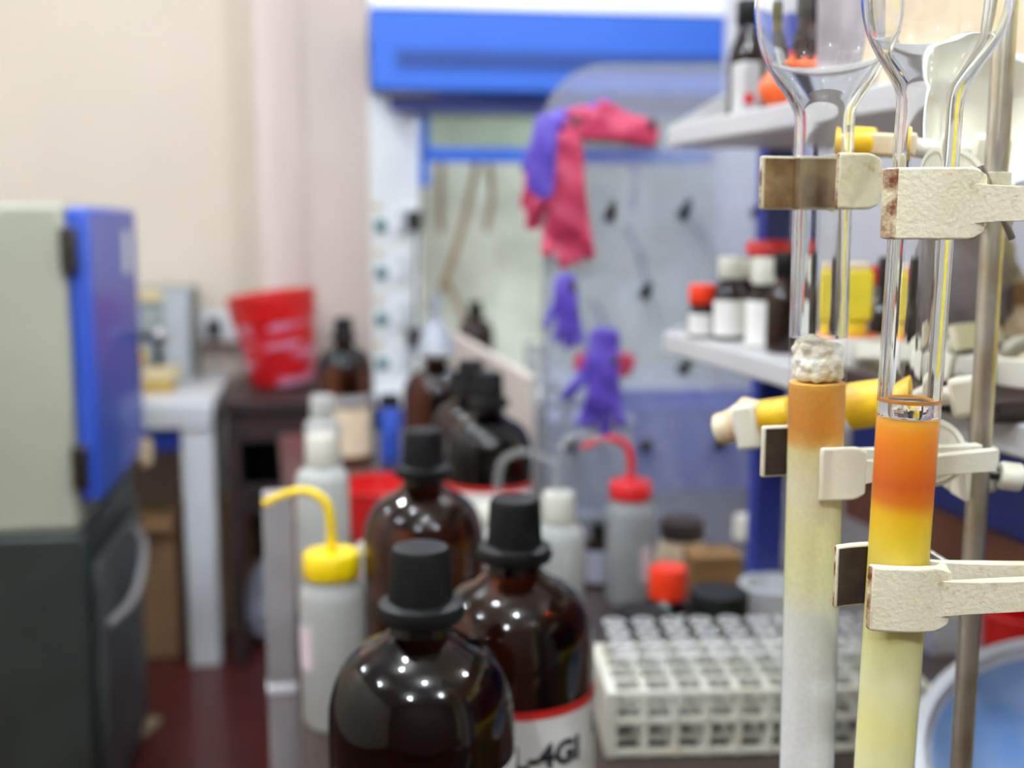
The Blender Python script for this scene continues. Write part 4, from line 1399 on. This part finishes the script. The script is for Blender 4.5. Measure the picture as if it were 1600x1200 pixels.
# bits at the right on the bench
t = thing('paper_box', 'small lilac white box on the bench behind the rod', 'box', (xat(1475, 1.5, 1.0), 1.5, BENCH), 0.2)
hb_ = P(1475, 955, 1.5).z - BENCH
box('box_body', (0.055, 0.05, hb_), (0, 0, hb_ / 2), 'bucket_lilac', t, 0.002)
box('box_lid', (0.057, 0.052, 0.012), (0, 0, hb_ + 0.0065), 'paper', t, 0.002)
t = thing('plastic_tub', 'white tub with a red band at the frame edge above the blue basin', 'tub', (xat(1598, 1.32, 1.0), 1.32, BENCH))
hb_ = P(1600, 955, 1.32).z - BENCH
lathe('tub_body', [(0, 0), (0.034, 0), (0.042, hb_ * 0.45), (0, hb_ * 0.45)], 'paper', t, 36)
lathe('red_band', [(0, hb_ * 0.452), (0.043, hb_ * 0.452), (0.046, hb_), (0.042, hb_), (0.039, hb_ * 0.5), (0, hb_ * 0.5)], 'red', t, 36)
bs = thing('enamel_basin', 'round blue basin with a white rim tilted up near the rod', 'basin', P(1690, 1190, 0.96))
bs.rotation_euler = (math.radians(30), 0, math.radians(-24))
lathe('bowl', [(0, -0.03), (0.11, -0.03), (0.135, -0.004), (0.133, -0.003), (0.108, -0.022), (0, -0.022)], 'white', bs, 64)
lathe('blue_lining', [(0, -0.0215), (0.1075, -0.0215), (0.124, -0.008), (0.126, -0.0095), (0.109, -0.0225), (0, -0.0225)], 'bluetray', bs, 64)
lathe('rim', [(0.131, -0.005), (0.142, -0.005), (0.143, 0.0), (0.131, 0.0)], 'white', bs, 64, close=True)

# ------------------------------------------------------------------ chromatography tubes
YF, YB, YR = 0.552, 0.632, 0.690
XF = P(1415.5, 700, YF).x
XB = P(1274, 700, YB).x
XR = P(1531, 700, YR).x
RT = 0.015
RI = 0.0117
RTB = 0.0157                     # the rear column is a little wider
LEAN_F, LEAN_B = math.radians(1.1), math.radians(-0.6)


def lean_x(X, z0, lean, z):
    return X + math.tan(lean) * (z - z0)


def zf(py):
    return P(1415, py, YF).z


def zb_(py):
    return P(1274, py, YB).z


def smooth_prof(pts, n=6):
    v = spline([(r, 0, z) for r, z in pts], n)
    return [(max(p.x, 0), p.z) for p in v]


def glass_column(name, label, X, Y, zc, y_fill, bulb_pts, stops, z_bed0, RT=RT, y_glass=None, lean=0.0, bed_var=0.08):
    """tube with a bulb reservoir on top: a hollow glass upper part, a packed bed inside the lower tube"""
    RI = RT - 0.0033
    t = thing(name, label, 'glass column', (X - math.tan(lean) * zc(700), Y, 0))
    t.rotation_euler = (0, lean, 0)
    t['kind'] = 'thing'
    zfill = zc(y_fill)
    zgl = zc(y_glass or y_fill)
    outer = [(RT, zgl)] + [(RT, zgl + (bulb_pts[0][1] - zgl) * k / 3) for k in (1, 2)]
    body = smooth_prof(bulb_pts, 8)
    outer += body
    # inner skin follows the outer one
    inner = []
    for i, (r, z) in enumerate(outer):
        a = outer[max(i - 1, 0)]
        b = outer[min(i + 1, len(outer) - 1)]
        tx, tz = b[0] - a[0], b[1] - a[1]
        ln = math.hypot(tx, tz) or 1
        f_ = min(1.0, max(0.0, (r - RT * 1.02) / (RT * 0.9)))
        wt = (RT - RI) * (1 - f_) + 0.0016 * f_
        inner.append((max(r - tz / ln * wt, 0.004), z + tx / ln * wt))
    inner[0] = (RI, zgl)
    prof = outer + inner[::-1]
    lathe('glass_reservoir', prof, 'glass', t, 96, close=True)
    zb0 = z_bed0
    m = band_mat(label[:20] + ' bed', stops, zb0, zfill, var=bed_var, nscale=420 if bed_var > 0.2 else 160, wobble=0.02 if bed_var < 0.2 else 0.035)
    lathe('packed_bed', [(0, zb0), (RT - 0.0006, zb0), (RT - 0.0004, zfill - 0.0004), (RT - 0.0012, zfill), (0, zfill + 0.0002)], m, t, 72)
    lathe('tube_wall', [(RT, zb0), (RT, (zb0 + zgl) / 2), (RT, zgl)], 'tubeshell', t, 72)
    lathe('tip', [(0, zb0 - 0.075), (0.003, zb0 - 0.075), (0.0045, zb0 - 0.02), (RT, zb0 - 0.0002), (0, zb0 - 0.0002)], 'clearplastic', t, 40)
    bm = bm_tube([(-0.02, 0, zb0 - 0.04), (0.026, 0, zb0 - 0.04)], 0.006, 16)
    mesh_obj('stopcock', bm, 'polycap', t)
    return t, zfill


# near column: tube then a pear-shaped reservoir
bf = [(RT, zf(200)), (RT, zf(165)), (0.0162, zf(138)), (0.0205, zf(112)), (0.0262, zf(80)), (0.0312, zf(42)), (0.0338, zf(-10)), (0.0325, zf(-80)), (0.028, zf(-140)), (0.017, zf(-172)), (0.0135, zf(-200)), (0.0135, zf(-270))]
sf = [(zf(652), (250, 180, 60)), (zf(668), (246, 150, 18)), (zf(705), (232, 120, 2)), (zf(750), (212, 94, 0)), (zf(776), (220, 116, 2)), (zf(800), (240, 188, 14)), (zf(835), (236, 202, 44)), (zf(880), (220, 198, 84)),
      (zf(985), (224, 221, 150)), (zf(1060), (236, 235, 178)), (zf(1125), (238, 233, 156)), (zf(1200), (240, 238, 180))]
colf, zff = glass_column('chromatography_tube', 'near glass column packed in bands of orange over yellow and pale green', XF, YF, zf, 650, bf, sf, 1.06, lean=LEAN_F)
lathe('eluent', [(0, zff + 0.0003), (RI - 0.0003, zff + 0.0003), (RI + 0.0003, zff + 0.002), (RI + 0.0003, zf(622)), (RI - 0.0008, zf(625)), (0, zf(628))], 'liquid', colf, 72)
lathe('orange_meniscus', [(RI - 0.0005, zf(626)), (RI + 0.0001, zf(627)), (RI + 0.0001, zf(621)), (RI - 0.0002, zf(621))], 'meniscus', colf, 72, close=True)  # ring colour stands in for the orange reflection

# rear column: round bulb
bb_ = [(RTB, zb_(210)), (RTB, zb_(192)), (0.0166, zb_(172)), (0.0204, zb_(150)), (0.0277, zb_(118)), (0.0350, zb_(70)), (0.0380, zb_(12)), (0.0350, zb_(-50)), (0.0266, zb_(-98)), (0.0172, zb_(-125)), (0.0135, zb_(-150)), (0.0135, zb_(-220))]
sb = [(zb_(596), (228, 172, 76)), (zb_(604), (218, 152, 56)), (zb_(640), (212, 142, 48)), (zb_(668), (208, 138, 48)), (zb_(686), (216, 164, 78)), (zb_(698), (224, 212, 150)), (zb_(760), (230, 224, 186)), (zb_(835), (232, 226, 164)), (zb_(905), (232, 230, 176)),
      (zb_(955), (232, 232, 218)), (zb_(1060), (234, 235, 233)), (zb_(1200), (240, 241, 241))]
colb, zfb = glass_column('chromatography_tube', 'rear glass column of white silica topped by a tan band and cotton wool', XB, YB, zb_, 596, bb_, sb, 1.04, RT=RTB, y_glass=526, lean=LEAN_B, bed_var=0.24)
bm = bmesh.new()
hc_ = zb_(519) - zfb
z_join = zb_(526) - zfb
rnd = random.Random(11)
for k in range(420):
    a, rr = rnd.uniform(0, 6.283), math.sqrt(rnd.random())
    z = rnd.uniform(0.0025, hc_ - 0.004)
    r = rnd.uniform(0.0026, 0.0048)
    side = math.cos(a) * rr                  # the plug stands higher on one side
    if z > hc_ * (0.93 - 0.14 * side) - r:
        continue
    lim = (0.0146 if z < z_join - 0.003 else 0.0122) - r
    if z < 0.005:
        lim = 0.0146 - r
    g = bmesh.ops.create_icosphere(bm, subdivisions=2, radius=r, matrix=Matrix.Translation((lim * rr * math.cos(a), lim * rr * math.sin(a), zfb + max(z, r + 0.0003))))
cp = mesh_obj('cotton_plug', bm, 'cotton', colb)
rm = cp.modifiers.new('fuse', 'REMESH')
rm.mode = 'VOXEL'
rm.voxel_size = 0.0006
rm.use_smooth_shade = True
sm = cp.modifiers.new('soften', 'SMOOTH')
sm.iterations = 10
sm.factor = 0.5

# ------------------------------------------------------------------ retort stand with its boss heads
stand = thing('retort_stand', 'steel retort stand rod with a brownish film rising behind the near column', 'retort stand', (XR, YR, BENCH))
lathe('rod', [(0, 0.012), (0.0067, 0.012), (0.0067, 1.04), (0.006, 1.042), (0, 1.042)], 'rodsteel', stand, 28)
box('base_plate', (0.13, 0.2, 0.014), (0, 0.06, 0.007), 'darkgreen', stand, 0.004)


def boss_head(py, label, disc_px, disc_py, disc_r):
    z = P(1545, py, YR).z
    t = thing('boss_head', label, 'clamp boss', (XR, YR, z))
    # split block round the rod
    blk = box('block', (0.030, 0.022, 0.030), (0.002, 0.0185, 0), 'enamel_plain', t, 0.004)
    pl_ = box('edge_plate', (0.0035, 0.024, 0.028), (-0.012, -0.004, 0.0), 'enamel_plain', t, 0.001)
    q = P(disc_px, disc_py, YR - 0.02)
    o = lathe('round_flange', [(0, 0), (disc_r, 0), (disc_r + 0.0006, 0.001), (disc_r + 0.0006, 0.003), (disc_r - 0.002, 0.0036), (disc_r - 0.003, 0.0026), (0, 0.0026)], 'enamel_plain', t, 56)
    o.rotation_euler = (math.radians(90), 0, math.radians(-16))
    o.location = (q.x - XR, -0.02, q.z - z)
    mesh_obj('arm_stub', bm_tube([(q.x - XR, -0.018, q.z - z), (-0.004, 0.012, (q.z - z) * 0.4)], 0.0055, 14), 'darksteel', t)
    mesh_obj('screw_shaft', bm_tube([(0.0065, 0.0, 0), (0.018, -0.002, -0.001)], 0.0035, 14), 'darksteel', t)
    kn = mesh_obj('thumb_knob', bm_tube([(0.012, -0.0015, -0.0005), (0.025, -0.003, -0.002)], 0.0088, 28), 'enamel_plain', t, bevel=0.0015)
    mesh_obj('screw_end', bm_tube([(0.0245, -0.003, -0.002), (0.034, -0.004, -0.0028)], 0.0042, 16), 'darksteel', kn)
    return t


boss_head(318, 'cream boss head with a round flange behind the upper near clamp', 1478, 288, 0.0205)
boss_head(740, 'cream boss head with a thumb screw on the rod beside the orange band', 1452, 706, 0.0200)


# ------------------------------------------------------------------ tube clamps
def jaw_bm(x0, x1, sign, h, bulge, th, slant=0.0, flat=0.0016, n=14, RT=RT):
    """curved jaw plate; sign -1 is on the camera side of the tube"""
    pts_o, pts_i = [], []
    y_mid = RT + flat + th
    for k in range(n + 1):
        x = x0 + (x1 - x0) * k / n
        y = y_mid - bulge * (x / 0.022) ** 2
        pts_o.append((x, sign * y))
    for k in range(n + 1):
        xi0 = x0 - slant
        x = xi0 + (x1 - xi0) * k / n
        y = y_mid - th - (bulge * 0.9) * (x / 0.022) ** 2
        pts_i.append((x, sign * y))
    poly = pts_o + pts_i[::-1]
    bm = bm_prism(poly, -h, h)
    for v in bm.verts:                     # the far end is rounded off
        f = (v.co.x - (x1 - 0.009)) / 0.009
        if f > 0:
            v.co.z *= 1 - 0.22 * f * f
    return bm


def lining_bm(x0, x1, sign, h, bulge, flat=0.0016, t=0.0011, n=12, RT=RT):
    a, b = [], []
    for k in range(n + 1):
        x = x0 + (x1 - x0) * k / n
        y = RT + flat - (bulge * 0.9) * (x / 0.022) ** 2
        a.append((x, sign * (y - 0.0001)))
        b.append((x, sign * (y - t)))
    return bm_prism(a + b[::-1], -h, h)


def clamp(label, X, Y, z, rz, jf, jr, h, mat_jaw, mat_lin, prong_len, prong_z=0.0, window=None, bulge=0.003, th=0.0048, slant=0.004, prong_h=0.0085, pf=0.0, gap=0.0016, rear_h=None, rear_dz=0.0, RT=RT, holes=True):
    t = thing('tube_clamp', label, 'clamp', (X, Y, z), math.radians(rz))
    rh = rear_h or h
    fj = mesh_obj('front_jaw', jaw_bm(jf[0], jf[1], -1, h, bulge, th, slant, gap, RT=RT), mat_jaw, t, bevel=0.0015, seg=4)
    # chipped end face
    rj = mesh_obj('rear_jaw', jaw_bm(jr[0], jr[1], 1, rh, bulge, th, 0.0, gap, RT=RT), mat_jaw, t, bevel=0.0015, seg=4)
    rj.location.z = rear_dz
    for jw in (fj, rj):                       # chipped end face
        jw.data.materials.append(M['rustedge'] if mat_jaw != 'enamel_plain' else M['enamel_worn'])
        n_side = (len(jw.data.polygons) - 2)
        jw.data.polygons[len(jw.data.polygons) - 1].material_index = 1
    l1 = mesh_obj('lining', lining_bm(jr[0] + 0.002, jr[1] - 0.002, 1, rh - 0.0015, bulge, gap, RT=RT), mat_lin, rj)
    y_end = RT + gap + th * 0.5 - bulge * 0.9 * (jf[0] / 0.022) ** 2
    # prongs: front and rear, converging towards the arm
    for sgn, nm in ((-1, 'front_prong'), (1, 'rear_prong')):
        x_s = (jf[1] if sgn < 0 else jr[1]) - 0.012
        y_s = sgn * (RT + gap + th * 0.6 - bulge * (x_s / 0.022) ** 2)
        y_e = sgn * 0.0075
        wd = 0.0065
        bm = bmesh.new()
        st_n = 12
        rows = []
        for k in range(st_n + 1):
            f = k / st_n
            x = x_s + (prong_len - x_s) * f
            y = y_s + (y_e - y_s) * (f ** 0.8)
            flare = max(0.0, 1 - f * 5.0)
            hh = prong_h * (1 - 0.10 * math.sin(f * math.pi)) + flare ** 2 * (h * 0.6 - prong_h)
            ww = wd * (0.10 + 1.0 * min(1.0, f * 3.2) ** 0.7)
            zc_ = prong_z * f
            rows.append([bm.verts.new((x, y - ww / 2, zc_ - hh)), bm.verts.new((x, y + ww / 2, zc_ - hh)), bm.verts.new((x, y + ww / 2, zc_ + hh)), bm.verts.new((x, y - ww / 2, zc_ + hh))])
        for A, B in zip(rows, rows[1:]):
            for k in range(4):
                bm.faces.new((A[k], A[(k + 1) % 4], B[(k + 1) % 4], B[k]))
        bm.faces.new(rows[0])
        bm.faces.new(rows[-1][::-1])
        pr_ = mesh_obj(nm, bm, mat_jaw, t)
        if window and sgn < 0:
            w0, w1, wh = window
            boolean(pr_, bm_box(w1 - w0, 0.03, wh, ((w0 + w1) / 2, sgn * 0.010, prong_z)))
        if holes:
            hx = 0.040 if sgn > 0 else 0.055
            f = (hx - x_s) / (prong_len - x_s)
            yy = y_s + (y_e - y_s) * (max(f, 0) ** 0.8)
            if hx < prong_len - 0.006:
                boolean(pr_, bm_lathe([(0, 0), (0.0024, 0), (0.0024, 0.03), (0, 0.03)], 20, c=(hx, yy, prong_z * f + 0.0025)))
        bv = pr_.modifiers.new('bevel', 'BEVEL')
        bv.width = 0.0012
        bv.segments = 3
        bv.limit_method = 'ANGLE'
        bv.angle_limit = math.radians(50)
    return t


c1 = clamp('upper cream enamelled clamp gripping the clear part of the near column', lean_x(XF, zf(700), LEAN_F, zf(318)), YF, P(1438, 318, YF - 0.02).z, -2, (-0.0175, 0.0240), (-0.0125, 0.022), 0.0163, 'enamel', 'darklining', 0.125, 0.000, (0.0505, 0.085, 0.0085), slant=0.0055, th=0.0056, bulge=0.0055)
c2 = clamp('lower cream enamelled clamp gripping the near column under the yellow band', lean_x(XF, zf(700), LEAN_F, zf(938)), YF, P(1410, 938, YF - 0.02).z, -2, (-0.0175, 0.0215), (-0.028, 0.020), 0.0163, 'enamel', 'darklining', 0.125, 0.0035, (0.0475, 0.085, 0.0095), slant=0.001, th=0.0048, rear_dz=0.0015, bulge=0.0050)
# steel parts of the near clamps
for c, zc_ in ((c1, 0.0), (c2, 0.0025)):
    mesh_obj('spring_screw', bm_tube([(0.056, -0.009, zc_), (0.10, -0.006, zc_)], 0.0040, 18), 'darksteel', c)
    mesh_obj('screw_nut', bm_tube([(0.054, -0.0092, zc_), (0.060, -0.0088, zc_)], 0.0056, 6), 'darksteel', c, smooth=False)
    mesh_obj('mounting_rod', bm_tube([(0.115, 0, zc_), (0.22, 0, zc_)], 0.0055, 16), 'steel', c)


def bar(c, a, b, Y0, Y1, r):
    p, q = P(a[0], a[1], Y0), P(b[0], b[1], Y1)
    inv = Matrix.Translation(c.location) @ Matrix.Rotation(c.rotation_euler.z, 4, 'Z')
    inv.invert()
    mesh_obj('tommy_bar', bm_tube([inv @ p, inv @ q], r, 14), 'steel', c, bevel=0.0004)


bar(c1, (1532, 258), (1582, 374), 0.578, 0.575, 0.0018)
bar(c2, (1453, 862), (1494, 888), 0.585, 0.572, 0.0016)
bsh = mesh_obj('screw_bush', bm_tube([(0.029, 0.008, 0.005), (0.029, 0.008, 0.0125)], 0.0042, 18), 'steel', c1)

c3 = clamp('worn clamp with a rust stained rear jaw holding the rear column below its bulb', lean_x(XB, zb_(700), LEAN_B, zb_(283)), YB, P(1290, 283, YB - 0.02).z, 10, (-0.0015, 0.0240), (-0.0290, 0.023), 0.0147, 'enamel_worn', 'rustlining', 0.105, -0.001, None, bulge=0.0016, th=0.0044, slant=0.0, prong_h=0.0068, holes=False, RT=RTB)
c4 = clamp('clamp with a streaked smooth front jaw holding the rear column below the tan band', XB, YB, P(1280, 742, YB - 0.02).z, 10, (-0.0058, 0.0215), (-0.0248, 0.021), 0.0149, 'enamel_plain', 'darklining', 0.105, 0.002, None, bulge=0.0012, th=0.0034, slant=0.0, prong_h=0.0062, rear_dz=0.006, holes=False, RT=RTB)

# second stand outside the frame that carries the near clamps
st2 = thing('retort_stand', 'second retort stand just beyond the frame carrying the near clamps', 'retort stand', (XF + 0.2, YF - 0.0235, BENCH))
lathe('rod', [(0, 0.012), (0.0065, 0.012), (0.0065, 0.80), (0.0055, 0.802), (0, 0.802)], 'rodsteel', st2, 24)
box('base_plate', (0.13, 0.2, 0.014), (0, -0.05, 0.007), 'darkgreen', st2, 0.004)


# rear three-finger clamps with yellow sleeves
def finger_clamp(label, a, b, Y, drop, sleeve_at, pad=True):
    """a = photo position of the pad tip, b = of the arm end, both at distance Y"""
    pa_, pb_ = P(*a, Y), P(*b, YR + 0.013)
    t = thing('finger_clamp', label, 'clamp', pa_)
    dv = pb_ - pa_
    t.rotation_euler = (0, -math.asin(dv.z / dv.length), math.atan2(dv.y, dv.x))
    ln = dv.length
    mesh_obj('arm', bm_tube([(ln * 0.30, 0, 0), (ln, 0, 0)], 0.006, 16), 'enamel_plain', t)
    if pad:
        bm = bmesh.new()
        bmesh.ops.create_icosphere(bm, subdivisions=3, radius=1)
        for v in bm.verts:
            w_ = 1 + 0.13 * math.sin(7 * v.co.x + 3 * v.co.z)
            v.co = Vector((v.co.x * 0.025 + 0.026, v.co.y * 0.011 * w_, v.co.z * 0.0155 * w_))
        mesh_obj('stained_pad', bm, 'stained', t)
        box('pad_plate', (0.018, 0.018, 0.031), (0.024, -0.004, -0.003), 'enamel_plain', t, 0.003)
        mesh_obj('pad_tip', bm_tube([(0.010, 0, -0.002), (-0.001, 0, -0.003)], 0.0115, 14), 'stained', t, bevel=0.001)
    for f0, f1, r in sleeve_at:
        mesh_obj('yellow_sleeve', bm_tube([(ln * f0, -0.001, 0.001), (ln * f1, -0.001, 0.001)], r, 20), 'yellowvinyl', t, bevel=0.002)
    box('boss_block', (0.022, 0.018, 0.026), (ln * 0.97, 0.0, -0.002), 'enamel_plain', t, 0.004)
    return t


finger_clamp('clamp with a stained pad poking out beside the rear column, yellow sleeve behind it', (1124, 664), (1528, 612), 0.80, 0, [(0.19, 0.32, 0.0125), (0.54, 0.78, 0.0155)])
finger_clamp('clamp with a torn yellow sleeve behind the upper clamps', (1318, 226), (1556, 240), 0.74, 0, [(0.05, 0.22, 0.0105)], pad=False)
mesh_obj('cream_block', bm_box(0.022, 0.02, 0.014, (0.022, 0, 0.001)), 'stained', bpy.data.objects['finger_clamp.001'], bevel=0.002)

# spare clamps lying in the tray
base_z = ZLT + 0.011
for k, (px, Y, rzd, tilt, lift, lab) in enumerate(((1448, 1.00, 160, 14, 0.006, 'spare cream clamp lying in the tray between the near column and the rod'),
                                                  (1482, 0.97, 35, -20, 0.020, 'spare cream clamp lying on top of another beside the rod'),
                                                  (1497, 0.92, 100, 10, 0.004, 'spare cream clamp leaning against the rod side of the tray'),
                                                  (1606, 0.90, 120, 0, 0.004, 'spare cream clamp with a curved jaw at the frame edge in the tray'))):
    t = clamp(lab, xat(px, Y, base_z), Y, base_z + 0.012 + lift, rzd, (-0.018, 0.022), (-0.018, 0.022), 0.011, 'enamel_plain', 'darklining', 0.06, 0, None, holes=False, prong_h=0.0075)
    t['group'] = 'spare clamps in the tray'
    t.rotation_euler.x = math.radians(tilt)
ws_ = thing('cream_hook', 'curved cream hook standing up in the tray beyond the rod', 'hook', P(1592, 590, 0.98))
mesh_obj('hook_arm', bm_tube(spline([(-0.018, 0, 0.0), (-0.012, 0, 0.022), (0.004, 0, 0.03), (0.018, 0, 0.016), (0.020, 0, -0.012), (0.012, 0, -0.022)], 8), 0.0065, 14), 'enamel_plain', ws_)
mesh_obj('hook_tip', bm_tube([(-0.018, 0, 0.0), (-0.0185, 0, -0.006)], 0.0055, 14), 'steel', ws_)
